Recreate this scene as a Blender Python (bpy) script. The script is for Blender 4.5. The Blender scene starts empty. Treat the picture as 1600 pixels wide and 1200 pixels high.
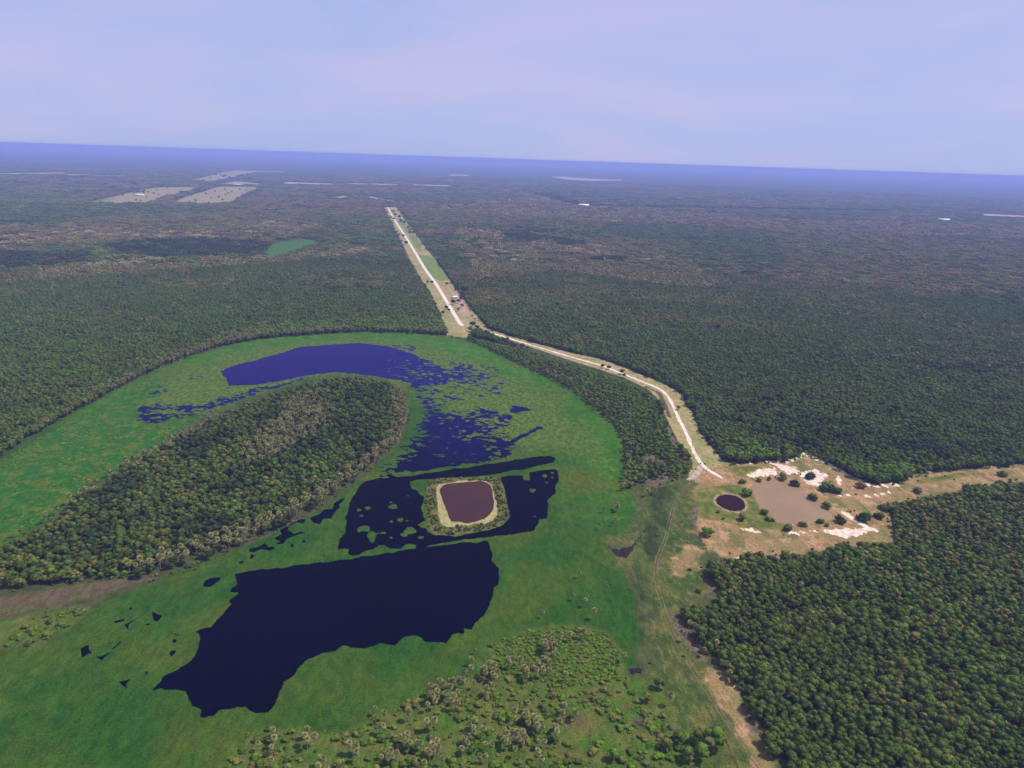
import bpy, math, random
import numpy as np
from mathutils import Matrix, Vector
R = math.radians
random.seed(4); RNG = np.random.default_rng(7)
scene = bpy.context.scene
COL = scene.collection

# ------------------------------------------------------------------ camera, world, sun, exposure
CAM_H = 250.0
F_PX = 1080.0                     # focal length in pixels of a 1600 px wide frame
PITCH = math.atan(351.3 / F_PX)
ROLL = math.atan(53 / 1600)
fwd = Vector((0, math.cos(PITCH), -math.sin(PITCH)))
up0 = Vector((0, math.sin(PITCH), math.cos(PITCH)))
right0 = Vector((1, 0, 0))
rightv = right0 * math.cos(ROLL) + up0 * math.sin(ROLL)
upv = up0 * math.cos(ROLL) - right0 * math.sin(ROLL)
cd = bpy.data.cameras.new('camera')
cam = bpy.data.objects.new('camera', cd); COL.objects.link(cam)
cd.sensor_width = 36; cd.lens = 36 * F_PX / 1600
cd.clip_start = 1; cd.clip_end = 400000
m = Matrix((rightv, upv, -fwd)).transposed().to_4x4(); m.translation = (0, 0, CAM_H)
cam.matrix_world = m
scene.camera = cam

SUN_EL, SUN_AZ = R(56), R(78)      # azimuth clockwise from +Y: from the right, a little beyond the scene
SUN_ENERGY = 5.0
SKY_STRENGTH = 0.086
scene.view_settings.view_transform = 'Standard'; scene.view_settings.look = 'None'
scene.view_settings.gamma = 1; scene.view_settings.use_curve_mapping = False
scene.view_settings.exposure = 0.08
scene.cycles.volume_bounces = 1
scene.cycles.max_bounces = 5
scene.cycles.diffuse_bounces = 2
scene.cycles.transparent_max_bounces = 8

world = bpy.data.worlds.new('World'); scene.world = world; world.use_nodes = True
wn, wl = world.node_tree.nodes, world.node_tree.links
bg = wn['Background']; bg.inputs['Strength'].default_value = SKY_STRENGTH
sky = wn.new('ShaderNodeTexSky'); sky.sky_type = 'NISHITA'; sky.sun_disc = False
sky.sun_elevation = SUN_EL; sky.sun_rotation = SUN_AZ
sky.air_density = 1.0; sky.dust_density = 1.2; sky.ozone_density = 2.0; sky.altitude = 250
tint = wn.new('ShaderNodeMix'); tint.data_type = 'RGBA'; tint.blend_type = 'MULTIPLY'
tint.inputs[0].default_value = 1.0; tint.inputs[7].default_value = (0.80, 0.82, 1.05, 1)
wl.new(sky.outputs[0], tint.inputs[6])
# thin high cloud veil: soft streaks over the blue
wtc = wn.new('ShaderNodeTexCoord'); wmap = wn.new('ShaderNodeMapping')
wmap.inputs['Scale'].default_value = (1.3, 1.3, 6.0); wmap.inputs['Rotation'].default_value = (0.0, 0.12, 0.3)
wno = wn.new('ShaderNodeTexNoise'); wno.inputs['Scale'].default_value = 1.5; wno.inputs['Detail'].default_value = 6
wno.inputs['Roughness'].default_value = 0.55; wno.inputs['Distortion'].default_value = 0.4
wr = wn.new('ShaderNodeMapRange'); wr.inputs[1].default_value = 0.36; wr.inputs[2].default_value = 0.66
wr.interpolation_type = 'SMOOTHSTEP'; wr.inputs[3].default_value = 0.0; wr.inputs[4].default_value = 1.0
wl.new(wtc.outputs['Generated'], wmap.inputs[0]); wl.new(wmap.outputs[0], wno.inputs['Vector'])
wl.new(wno.outputs[0], wr.inputs[0])
veil = wn.new('ShaderNodeMix'); veil.data_type = 'RGBA'
veil.inputs[0].default_value = 0.86; wl.new(tint.outputs[2], veil.inputs[6])
hue = wn.new('ShaderNodeMix'); hue.data_type = 'RGBA'
hue.inputs[6].default_value = (4.8, 5.75, 9.7, 1); hue.inputs[7].default_value = (6.15, 6.15, 9.6, 1)
wl.new(wr.outputs[0], hue.inputs[0]); wl.new(hue.outputs[2], veil.inputs[7])
wl.new(veil.outputs[2], bg.inputs['Color'])

sd = bpy.data.lights.new('sun', 'SUN'); sd.energy = SUN_ENERGY; sd.angle = R(0.53); sd.color = (1.0, 0.93, 0.77)
so = bpy.data.objects.new('sun', sd); COL.objects.link(so)
sdir = Vector((math.sin(SUN_AZ) * math.cos(SUN_EL), math.cos(SUN_AZ) * math.cos(SUN_EL), math.sin(SUN_EL)))
so.rotation_euler = sdir.to_track_quat('Z', 'Y').to_euler(); so.location = (0, 0, 2000)

# ------------------------------------------------------------------ helpers
def un(px, py):
    """point of the flat plain seen at a photo pixel (1600x1200): used once, to survey the outlines"""
    d = fwd + rightv * ((px - 800) / F_PX) - upv * ((py - 600) / F_PX)
    t = -CAM_H / d.z
    return (d.x * t, d.y * t)
def P(*pts):
    return np.array([un(a, b) for a, b in pts])
def project(x, y, z=0.0):
    vx, vy, vz = x, y, z - CAM_H
    dz = vx * fwd.x + vy * fwd.y + vz * fwd.z
    return (800 + F_PX * (vx * rightv.x + vy * rightv.y + vz * rightv.z) / dz,
            600 - F_PX * (vx * upv.x + vy * upv.y + vz * upv.z) / dz)
def inside(poly, x, y):
    r = np.zeros(x.shape, bool); n = len(poly); j = n - 1
    for i in range(n):
        xi, yi = poly[i]; xj, yj = poly[j]
        if yi != yj:
            c = ((yi > y) != (yj > y)) & (x < (xj - xi) * (y - yi) / (yj - yi) + xi)
            r ^= c
        j = i
    return r
def segdist(pts, x, y, closed=True):
    d = np.full(x.shape, 1e9); n = len(pts)
    for i in range(n if closed else n - 1):
        ax, ay = pts[i]; bx, by = pts[(i + 1) % n]
        dx, dy = bx - ax, by - ay; L = dx * dx + dy * dy + 1e-9
        t = np.clip(((x - ax) * dx + (y - ay) * dy) / L, 0, 1)
        d = np.minimum(d, np.hypot(x - ax - t * dx, y - ay - t * dy))
    return d
def sdf(poly, x, y, margin):
    """signed distance in metres, positive inside, cut off at -margin"""
    out = np.full(x.shape, -float(margin))
    lo = poly.min(0) - margin; hi = poly.max(0) + margin
    s = (x > lo[0]) & (x < hi[0]) & (y > lo[1]) & (y < hi[1])
    if s.any():
        xs, ys = x[s], y[s]
        d = segdist(poly, xs, ys)
        out[s] = np.maximum(np.where(inside(poly, xs, ys), d, -d), -margin)
    return out
def linef(pts, half, x, y, margin):
    out = np.full(x.shape, -float(margin))
    lo = pts.min(0) - margin - half; hi = pts.max(0) + margin + half
    s = (x > lo[0]) & (x < hi[0]) & (y > lo[1]) & (y < hi[1])
    if s.any():
        out[s] = np.maximum(half - segdist(pts, x[s], y[s], False), -margin)
    return out
def _h(ix, iy, seed):
    n = (ix * 374761393 + iy * 668265263 + seed * 974634777) & 0xffffffff
    n = ((n ^ (n >> 13)) * 1274126177) & 0xffffffff
    return ((n ^ (n >> 16)) & 0xffff) / 65535.0
def vnoise(x, y, s, seed=0, octs=3, gain=0.5):
    """value noise in about -1..1"""
    tot = np.zeros(x.shape); amp = 1; norm = 0
    for o in range(octs):
        fx, fy = x / s + 17.3 * o, y / s - 9.7 * o
        ix, iy = np.floor(fx).astype(np.int64), np.floor(fy).astype(np.int64)
        u, v = fx - ix, fy - iy; u = u * u * (3 - 2 * u); v = v * v * (3 - 2 * v)
        k = seed + o * 31
        a = _h(ix, iy, k) * (1 - u) + _h(ix + 1, iy, k) * u
        b = _h(ix, iy + 1, k) * (1 - u) + _h(ix + 1, iy + 1, k) * u
        tot += amp * ((a * (1 - v) + b * v) * 2 - 1); norm += amp; amp *= gain; s *= 0.5
    return tot / norm * 1.6
def tag(o, label=None, cat=None, group=None, kind=None):
    if label: o['label'] = label
    if cat: o['category'] = cat
    if group: o['group'] = group
    if kind: o['kind'] = kind
    return o
def mesh_np(name, V, F, mat=None, attrs=None, mats=None, midx=None, smooth=False):
    """V (n,3), F list of (k,4)/(k,3) arrays"""
    me = bpy.data.meshes.new(name)
    V = np.asarray(V, np.float32)
    if not isinstance(F, list): F = [F]
    F = [np.asarray(f, np.int32) for f in F if len(f)]
    loops = np.concatenate([f.ravel() for f in F]); sizes = np.concatenate([np.full(len(f), f.shape[1]) for f in F])
    me.vertices.add(len(V)); me.vertices.foreach_set('co', V.ravel())
    me.loops.add(len(loops)); me.loops.foreach_set('vertex_index', loops)
    me.polygons.add(len(sizes))
    st = np.concatenate([[0], np.cumsum(sizes)[:-1]]).astype(np.int32)
    me.polygons.foreach_set('loop_start', st)
    if attrs:
        for k, v in attrs.items():
            a = me.attributes.new(k, 'FLOAT', 'POINT'); a.data.foreach_set('value', np.asarray(v, np.float32))
    for mm in (mats or ([mat] if mat else [])): me.materials.append(mm)
    if midx is not None: me.polygons.foreach_set('material_index', np.asarray(midx, np.int32))
    me.update(calc_edges=True); me.validate()
    if smooth: me.polygons.foreach_set('use_smooth', np.ones(len(sizes), bool))
    return me
def obj(name, me, parent=None, link=True):
    o = bpy.data.objects.new(name, me)
    if link: COL.objects.link(o)
    if parent: o.parent = parent
    return o
def empty(name, loc, rz=0.0, s=1.0):
    o = bpy.data.objects.new(name, None); COL.objects.link(o)
    o.location = loc; o.rotation_euler = (0, 0, rz); o.scale = (s, s, s); o.empty_display_size = 0.5
    return o

# ------------------------------------------------------------------ survey: outlines of the place
MARSH = P((-60,748),(0,716),(60,677),(100,653),(150,627),(200,599),(250,575),(300,555),(350,541),(400,531),(470,524),(560,519),(640,520),(700,525),(740,535),
  (800,562),(860,590),(900,615),(930,640),(960,665),(975,690),(975,720),(985,760),(1000,790),(985,825),(950,850),(975,890),(1003,945),(1005,1000),(985,1060),(900,1100),(700,1180),(500,1230),
  (300,1260),(-60,1260),(-60,1030),(0,1015),(60,1008),(100,985),(150,950),(200,925),(240,908),(320,880),(400,846),(455,822),(515,787),(565,747),(603,712),(628,684),(640,652),(632,613),(600,592),
  (560,586),(500,590),(440,607),(380,625),(330,645),(290,665),(250,690),(200,722),(150,755),(100,795),(50,830),(0,856),(-60,880))
LAGOON_OUT = P((-60,748),(0,716),(60,677),(100,653),(150,627),(200,599),(250,575),(300,555),(350,541),(400,531),(470,524),(560,519),(640,520),(700,525),(740,535),
  (800,562),(860,590),(900,615),(930,640),(960,665),(975,690),(980,740),(1000,760),(1040,742),(1075,742),(1094,726),(1134,726),(1180,724),(1206,722),(1224,725),(1258,711),(1290,723),(1326,743),(1360,760),(1375,758),
  (1407,756),(1420,747),(1450,740),(1500,735),(1575,730),(1640,722),(1640,750),(1575,752),(1512,762),(1467,773),(1425,778),(1390,790),(1388,812),(1400,842),(1393,850),(1320,850),(1290,858),(1250,865),(1190,867),(1166,870),(1102,884),
  (1100,897),(1113,917),(1130,933),(1117,943),(1077,947),(1063,955),(1067,973),(1087,1003),(1110,1030),(1133,1063),(1147,1083),(1163,1097),(1170,1117),(1183,1130),(1190,1167),(1198,1180),(1220,1210),(1250,1290),
  (-100,1290))
ISLAND = P((-60,874),(0,848),(50,826),(100,792),(150,755),(200,723),(250,694),(300,670),(340,650),(400,625),(450,607),(510,592),(560,588),(600,594),(630,615),(637,650),(625,680),(600,710),(560,745),(510,785),(450,820),(390,845),(330,872),(270,890),(215,903),(150,905),(100,912),(40,918),(-60,925))
BANK = P((-60,948),(0,935),(60,925),(130,912),(215,903),(245,903),(200,916),(140,935),(80,945),(0,966),(-60,980))
BANKTRACK = P((-60,956),(0,944),(50,938),(100,930),(150,917),(200,908),(240,904))
LEFTSHRUB = P((-60,985),(0,967),(60,958),(120,948),(138,953),(100,985),(60,1008),(0,1013),(-60,1030))
STRIP = P((600,323.7),(609,341),(624,370.5),(633,389),(644,413),(657,435),(668,451),(679,471),(688,490),(697,513),(699,525),(731,528),(733,518),(745,513),(763,518),(760,510),(741,489),(723,466),(706,442),(694,424),(672,396),(650,367),(635,347),(619,323.7))
STRIPGREEN = [P((638,367),(649,367),(659,383),(656,394),(647,384)), P((653,397),(675,401),(702,437),(690,440),(672,431)), P((700,455),(716,462),(725,480),(716,478)), P((621,345),(630,344),(645,365),(636,365))]
RUNWAY = P((605.7,324),(616.7,344),(633,368.7),(649.7,396),(664,420),(682.7,445.7),(697,469.5),(708,487.8),(719,506),(723,509))
STRIPYARD = P((700,450),(712,455),(728,475),(735,492),(722,496),(712,478))
CORR = P((763,514),(800,526),(832,535),(900,553),(940,561),(980,576),(1035,599),(1067,616),(1070,631),(1082,646),(1090,669),(1107,694),(1132,722),(1145,727),(1100,760),(1075,745),(1083,725),(1077,707),(1062,695),(1050,670),(1040,650),(1032,627),(1012,608),(975,590),(940,578),(900,566),(850,549),(800,533),(763,521))
TRACK = P((733,521),(763,518.5),(800,530),(850,545.5),(900,560),(940,571),(975,585),(1000,595),(1035,609),(1046,622),(1057,647),(1070,672),(1082,700),(1094,725),(1107,736),(1128,747))
TRACK2 = P((1095,728),(1090,742),(1077,751))
TRACK3 = P((1008,604),(1030,614),(1040,635),(1046,652))
RIM = P((735,524),(745,529),(800,541),(850,555),(900,570),(940,582),(975,595),(1010,612),(1026,630),(1035,655),(1045,675),(1055,695),(1060,712),(1080,722),(1078,738),(1060,748),(1045,742),(1038,722),(1012,708),(1003,735),(995,762),(975,768),(975,720),(975,690),(960,665),(930,640),(900,615),(860,592),(800,563),(740,536))
RIMMUD = P((1010,708),(1030,712),(1045,735),(1050,748),(1030,760),(1010,758),(1000,735))
MEADOW = P((1000,760),(1040,742),(1095,740),(1110,800),(1090,850),(1110,880),(1110,925),(1060,955),(1067,975),(1140,1080),(1250,1290),(850,1290),(960,1100),(1000,1050),(1010,1000),(1003,945),(975,890),(950,850),(985,825),(1000,790))
TAN = P((1095,735),(1134,724),(1180,722),(1206,720),(1224,723),(1258,709),(1290,721),(1326,741),(1360,758),(1375,757),(1407,754),(1420,745),(1450,738),(1500,733),(1575,728),(1640,720),(1640,755),(1575,755),(1512,765),(1467,775),(1425,782),(1390,800),(1400,842),(1395,856),(1320,855),(1290,862),(1250,868),(1190,870),(1140,876),(1100,850),(1080,835),(1090,800),(1085,765))
TAN2 = P((1063,860),(1085,850),(1100,870),(1090,900),(1060,905),(1050,885))
TAN3 = P((1140,1060),(1120,1040),(1095,1050),(1130,1110),(1160,1160),(1175,1210),(1215,1210),(1195,1170),(1185,1130),(1160,1095))
OLIVE_P = P((1090,765),(1130,757),(1160,758),(1175,770),(1190,800),(1222,822),(1215,828),(1170,826),(1130,815),(1095,810),(1086,790))
OLIVE_Q = P((1140,733),(1160,728),(1195,729),(1190,734),(1150,741))
OLIVE_R = P((1430,750),(1500,738),(1530,740),(1480,750),(1430,757))
SAND = [P((1164,743),(1186,733),(1212,731),(1214,742),(1192,744),(1172,746)), P((1211,726),(1246,729),(1248,739),(1232,742),(1219,734)), P((1180,719),(1206,720),(1225,725),(1212,727),(1196,724)),
  P((1247,744),(1254,737),(1272,733),(1296,741),(1284,752),(1278,762),(1258,755)), P((1276,829),(1304,826),(1346,825),(1358,830),(1348,836),(1324,840),(1300,837)), P((1152,826),(1170,825),(1200,830),(1190,833),(1158,829)),
  P((1306,742),(1313,744),(1316,758),(1310,760)), P((1262,762),(1272,764),(1290,772),(1283,774)), P((1143,872),(1158,868),(1160,872),(1146,875)), P((1225,832),(1260,829),(1282,829),(1278,832),(1235,836))]
SANDLINES = [(P((1257,710),(1290,722),(1326,742),(1362,760),(1405,757)), 2.2), (P((1318,800),(1335,812),(1352,822),(1366,829)), 2.2), (P((1200,681),(1212,685),(1240,698),(1257,710)), 1.6),
  (P((1300,776),(1330,773),(1360,776),(1395,768)), 1.4), (P((1206,722),(1224,724),(1257,710)), 1.6), (P((1139,727),(1160,725),(1182,724)), 1.2)]
MUD = [P((1048,958),(1067,965),(1087,1003),(1113,1033),(1102,1036),(1077,1017),(1058,990)), P((1152,1090),(1168,1108),(1184,1130),(1192,1166),(1180,1150),(1165,1125)), P((1160,872),(1145,880),(1108,884),(1130,874)),
  P((1105,915),(1120,920),(1128,932),(1112,932)), P((1085,780),(1090,800),(1086,830),(1080,815)), P((1037,665),(1048,668),(1062,705),(1075,715),(1070,722),(1056,712))]
DARKMUD = [P((948,852),(965,858),(987,853),(990,858),(978,873),(962,868)), P((980,1043),(1000,1044),(1014,1050),(985,1054)), P((1003,838),(1012,822),(1006,833),(990,852),(985,853))]
DARKSTREAK = P((985,858),(1000,838),(1012,824)); DARKSTREAK2 = P((1018,788),(1030,778),(1038,768))
RUT = P((1085,748),(1068,765),(1055,785),(1048,805),(1040,847),(1027,867),(1022,897),(1030,927),(1042,967),(1055,1003),(1077,1037),(1100,1073),(1120,1103),(1147,1147),(1180,1187),(1215,1240))
RUT2 = P((1050,1020),(1083,1070),(1113,1120),(1137,1160),(1160,1215))
S1 = P((325,1215),(370,1165),(385,1148),(420,1138),(470,1143),(540,1148),(600,1115),(640,1095),(690,1085),(740,1050),(770,1005),(830,985),(900,978),(950,992),(975,1030),(985,1055),(1020,1060),(1050,1095),(1060,1130),(1085,1145),(1100,1190),(1110,1240),(325,1240))
LUSHGRASS = P((120,640),(250,575),(400,525),(640,515),(760,540),(900,610),(975,690),(985,760),(960,800),(920,720),(900,650),(800,590),(700,560),(560,530),(400,545),(250,600),(150,660))
WBIG = P((366.5,897),(393.5,892),(416,889),(449,886.8),(464,883),(492.5,880),(507.5,878.5),(537.5,875.5),(564,870),(597,866),(629,860),(654,857),(678,853),(707,851),(722,847),(740,848),(762,845),
  (763.5,854),(768,865),(770,879),(779,889),(779.7,903),(780,913.7),(772,918.6),(769,934),(762,949.4),(759,958),(743,974.6),(736,983.6),(726,982.7),(723.6,990),(715.5,990),(706.6,992.5),(697,1004.7),(683,1003),(663.5,1003),
  (654,994),(644,992.5),(633,995.7),(618,1008),(592,1007),(569,1013.6),(556,1011),(536,1010),(524,1018),(506,1020),(484,1030),(470,1040),(458,1055),(438,1072),(433,1084),(431,1097),(418,1112),(400,1114),(386,1103),(372,1104),
  (360,1108),(340,1111),(334,1118),(320,1120.6),(314,1117),(313,1110),(300,1103),(292,1090),(290,1081),(280,1078),(266,1077.6),(256,1078.6),(240,1077.6),(250,1066),(255,1058),(280,1045),(300,1028),(312,1012),(311.6,992),(307,987),
  (328,980),(340,970),(350,954),(361,945),(361,937),(374,928),(373,924),(356,926),(371,912),(367,900))
WMID = P((571,751.8),(592,747.7),(604,747),(613,745),(640,744),(664,740),(706,733),(758,726),(780,721.6),(803,718.8),(843,713.3),(860,713),(869,716),(865,722.5),(839,728),(817,734.4),(799,735),(779,740),(760,743),(745,744),(735,744.5),(720,745.8),(700,745.8),(670,748.8),(653.5,749.5),(640,753),(643,763.8),
  (653.5,768),(661,778),(658.8,793),(661,806.5),(664,812.5),(652.8,820),(658,824.5),(667.8,826),(668.5,832),(679,836.5),(697,837),(711,839),(733,834),(762,829),(782.5,822),(796,810.5),(793.5,797.6),(790.7,786.6),(788,766.5),(782.5,753.7),(781.6,746),
  (802.7,742.6),(816.4,742.6),(818,750),(827.4,750),(828,738),(846.7,735),(866.8,732.6),(871.4,737),(874,748),(868.6,757),(867.7,772),(855.8,781),(855.8,805),(854,810.5),(842,812),(834.7,829.7),(817,831.6),(802.7,835),(782.5,837),(764,839),(744,841.6),(718,844),(700,847),
  (677.5,851.5),(650.5,856),(649,852),(640,848.5),(632.5,850.7),(628,858),(610,858),(604,854.5),(601,851.5),(592,851.5),(583.8,859),(572.5,860.5),(563.5,865.8),(553,868.8),(542.5,866.5),(544.8,859),(538,856.8),(526.8,859),(531,844),(541,830.5),(541,814),(538.8,811),(544.8,796),(547,784),(553,772),(562,760))
WUP = P((598,741),(614,727),(632,712),(645,690),(655,676),(664,655),(672,650),(690,662),(700,668),(712,662),(722,674),(737,690),(762,700),(782,706),(778,718),(756,724),(745,725),(706,733),(664,740),(640,744),(613,745))
WUPMOT = P((649,614),(657,616),(672,632),(690,640),(722,648),(752,664),(775,680),(800,692),(797,713),(770,722),(646,692),(662,655),(665,638),(655,628))
WTOP = P((344,580),(352,590),(358,603),(400,601),(437,596),(475,587),(520,582),(555,583.5),(580,587),(612,592),(640,598),(657,600),(672,596),(682,586),(672,570),(658,560),(640,551),(620,545),(600,540),(562,536),(525,538),(495,540),(467,542.5),(442,551),(412,559),(400,562.5),(370,570))
WTOPMOT = P((640,556),(662,560),(690,573),(708,592),(690,604),(640,604))
MOTS = [(P((704,570),(735,569),(764,588),(742,601),(716,599),(700,590)), .55), (P((795,644),(800,634),(820,635),(832,640),(805,647)), .75), (P((214,634),(240,630),(290,634),(316,632),(345,620),(375,613),(405,606),(425,606),(380,623),(340,636),(300,650),(245,662),(219,662)), .62),
  (P((222,612),(250,598),(264,606),(262,616),(238,622)), .38), (P((250,602),(300,586),(325,583),(318,590),(280,600)), .2), (P((398,606),(437,600),(475,590),(475,594),(430,607),(400,612)), .6), (P((600,540),(640,538),(655,545),(640,549),(620,544)), .4), (P((712,628),(730,628),(730,634),(714,634)), .5),
  (P((776,706),(797,704),(798,713),(780,717)), .85), (P((690,640),(760,640),(800,650),(800,690),(770,680),(720,650)), .50), (P((640,600),(700,605),(760,640),(690,645),(660,625)), .33), (P((700,560),(780,575),(800,610),(740,625),(700,605)), .30)]
WTAIL = P((752,715),(778,702),(800,690),(822,679),(843,668))
CREEK = [P((389,858),(404,854.5),(413,848.5),(416.7,850),(418,855),(427,854.5),(430,857.5),(420.5,860.5),(410,857.5),(396.5,862.7),(389.7,862.7)),
  P((428,841),(440,835),(437,828),(449,823),(458,817),(470,811),(478,811.7),(474.5,818.5),(464,816),(452,823),(449,828),(459.5,834),(470,830.5),(477.5,832),(462.5,836.5),(449,841),(443,850),(428,850.5),(438.5,846)),
  P((483.5,809.5),(500,803.5),(507.5,796),(519.5,795),(522.5,787),(530,781),(540.5,777),(534.5,785),(529,788),(531,793),(522.5,800.5),(518,810),(504.5,811),(500,819),(489.5,817)),
  P((118.5,1021),(127,1013),(139.4,1006.5),(139,1016),(143,1020),(137,1021),(127.5,1028.5),(121,1027)), P((148,1025.8),(158.7,1025.8),(172.4,1019),(163,1027),(159.6,1032.5)), P((175,1014),(188,1002),(190,1003),(178,1014)),
  P((184.7,1065),(206.3,1060.6),(197,1070),(199,1074.7),(190,1071.6)), P((224.7,1052),(230,1048),(233.5,1056)), P((237.5,956),(245,960),(254,962.5),(250,967),(246.7,970.8),(241,969)), P((177,970.8),(196,967),(194,970),(180.7,974)),
  P((195,976),(206,970),(215.5,964),(216,966),(208,971),(201.8,975),(201,982),(206,985),(199,984.5)), P((199,954),(204,949),(207,948.8),(206,952.4)), P((264,1021),(267.8,1015.7),(276,1017.5),(270,1024),(262,1033),(267,1025)),
  P((317,917),(320,908),(330,903),(345,902),(341,909),(329,917)), P((267,989),(279.7,991.5),(279,993),(268,990.5)), P((286,1006),(299,1000),(299.5,1001.5),(287,1007)), P((231,908.5),(242,905),(242,907),(233,910)), P((225,977),(232.4,974.5),(232,976.5)),
  P((390,872),(393,866),(397,868),(395,873)), P((374,878),(380,877),(380,880),(374,880)), P((472,846),(475,843),(477,847),(473,848)), P((454,850),(457,849),(459,855),(455,855)), P((511,853),(514,855),(512,858)), P((505,865),(508,869),(505,870)), P((270,1000),(275,999),(275,1003),(271,1004))]
ISLETS = [P((613,742),(616,739),(640,738.5),(663,736),(662,739.5),(640,743),(620,744.5)), P((665,736.5),(690,731),(704,729),(707,732),(692,735.5),(670,738.5)), P((710,730.5),(722,727),(737,726),(736,729.5),(720,731.5)), P((743,725.5),(755,723.5),(756,725.5),(744,727.5)), P((758,724.5),(770,720),(785,716.5),(800,714),(800,719),(785,721.5),(770,724))]
ELL = [(560.5,796.8,4,2.5),(574.8,794,5,3),(565,806,3,1.5),(611,785,3,1.5),(615,791.5,7,3.8),(611,815,3,2),(625.8,812.5,4.5,3.3),(635.8,814,3,1.2),(570,826,9,5),(562,829,4,3),(581.5,838.8,7,9),(598,832.5,5,2),(591,833,3,1.5),(611,840.3,3,2),(641,829,9,6),(632,836,6,3),(658,840,6,2.5),(637.5,775,2.5,1),
  (832,766.5,5,3),(851,743.6,4,2.5),(854,754,3,1.2),(863,746,2,1),(835.6,806.8,3,1.2),(862.7,739,3,1.3)]
BERM = P((668,752),(690,748),(720,747),(745,745),(760,744),(781,747),(788,765),(792,790),(796,808),(785,820),(762,828),(735,833),(710,837),(680,835),(669,825),(667,800),(664,780),(668,765))
BEACH = P((681.6,759.4),(688,756.6),(698,754),(725,752),(752.5,750.4),(764,754),(770.5,760.5),(772.7,776),(777,787.5),(777,805.5),(769.4,814.5),(752.5,818),(735.6,820.5),(718.7,821),(696,823),(688.4,818),(684.4,798.7),(682.7,776))
REDPOND = P((686.7,765),(690.6,759.4),(698.5,756),(724.4,753.7),(741,752.6),(751.4,751.5),(761.5,755),(767,759.4),(769.4,770.6),(772,783),(771,794),(766,803),(758,810),(741,815.6),(730,818),(718.7,815.6),(704,815),(699.6,802),(694,788.6),(688.4,773))
ROUNDPOND = P((1118,781),(1123,775),(1134,772.6),(1142,773.2),(1150,775),(1157,778.5),(1162,783),(1165,790),(1163.5,794),(1160,797),(1148,799),(1140,798),(1132,795),(1121,788))
BROWNPOND = P((1176,755),(1200,752),(1224,750),(1232,754),(1250,761),(1264,776),(1286,790),(1300,803),(1303,812),(1280,813),(1240,818),(1224,817),(1218,816),(1208,806),(1192,796),(1180,780),(1176,770),(1174,760))
OLIVEMARSH = P((215,625),(260,590),(330,563),(400,545),(470,534),(560,528),(650,535),(720,555),(800,590),(870,630),(930,680),(930,720),(880,710),(800,695),(700,650),(660,620),(640,600),(560,584),(500,590),(440,607),(380,622),(300,650),(230,665))
REEDS = P((-60,748),(0,722),(80,672),(170,625),(240,590),(260,600),(215,640),(235,662),(320,648),(250,690),(200,722),(150,755),(100,795),(50,830),(0,856),(-60,880))
FARGREEN = [P((422,383),(450,376),(478,374),(496,377),(492,383),(470,388),(455,396),(432,401),(418,402),(414,396))]
FARGREEN2 = P((-60,292),(60,292),(130,300),(165,312),(100,318),(-60,316))
FIELDS = [P((137,316.4),(162.5,310),(200.8,301.7),(226,295.7),(256,292),(273,292.5),(311,291.5),(294,298),(252,307.4),(230.5,318),(152,317.5)), P((269,317),(290,307.4),(315.5,300),(343,291.5),(371,291.5),(409,292.5),(388,301),(356,318),(328,318.6)),
  P((292,282),(311,278.7),(349.5,269),(371,266),(396,267),(445,267.5),(445,269.9),(400.5,269.6),(381,273.4),(364,277.6),(332,283)), P((340,288),(370,283),(408,287),(404,290),(360,289))]
PALE = [P((-40,271.5),(100,269.3),(104,271.5),(-40,274)), P((443,286),(450,284.5),(520,287),(520,289.5),(445,288)), P((540,286.5),(622,287.5),(620,289.5),(545,288.5)), P((643,288),(700,289.3),(710,292.2),(650,290.5)), P((702,272.6),(732,273.5),(732,275.2),(702,274.5)),
  P((860,276),(880,276),(930,280),(972,280.5),(972,282.2),(925,282.5),(885,280.5)), P((766,256.3),(790,257),(808,259),(790,259.5)), P((1535,334),(1640,339),(1640,342.5),(1540,338)), P((520,308.5),(545,305.5),(546,307),(522,310)), P((575,306.5),(617,314.5),(616,316.5),(574,308.5)), P((104,272),(205,275),(205,276.5),(104,274)), P((905,320),(925,321.5),(925,323),(905,322))]
DARKLINE = P((838,302),(872,310),(905,321.5),(1000,324),(1200,327),(1380,330))

# ------------------------------------------------------------------ shader helpers
def new_mat(name):
    mt = bpy.data.materials.new(name); mt.use_nodes = True
    n = mt.node_tree.nodes; b = n['Principled BSDF']; b.inputs['Roughness'].default_value = 0.9
    b.inputs['Specular IOR Level'].default_value = 0.04
    return mt, n, mt.node_tree.links, b
def s_noise(n, l, vec, scale, detail=4, rough=0.55, dist=0.0, stretch=None):
    t = n.new('ShaderNodeTexNoise'); t.inputs['Scale'].default_value = scale; t.inputs['Detail'].default_value = detail
    t.inputs['Roughness'].default_value = rough; t.inputs['Distortion'].default_value = dist
    if stretch:
        mp = n.new('ShaderNodeMapping'); mp.inputs['Scale'].default_value = stretch; mp.inputs['Rotation'].default_value = (0, 0, 0.5)
        l.new(vec, mp.inputs[0]); vec = mp.outputs[0]
    l.new(vec, t.inputs['Vector']); return t.outputs[0]
def s_ramp(n, l, v, a, b, c=0.0, d=1.0):
    r = n.new('ShaderNodeMapRange'); r.interpolation_type = 'SMOOTHSTEP'
    for i, q in enumerate((a, b, c, d)): r.inputs[i + 1].default_value = q
    l.new(v, r.inputs[0]); return r.outputs[0]
def s_mix(n, l, f, a, b, mode='MIX'):
    x = n.new('ShaderNodeMix'); x.data_type = 'RGBA'; x.blend_type = mode
    for s, v in ((0, f), (6, a), (7, b)):
        if isinstance(v, (int, float)): x.inputs[s].default_value = v
        elif isinstance(v, tuple): x.inputs[s].default_value = v + (1,)
        else: l.new(v, x.inputs[s])
    return x.outputs[2]
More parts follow.
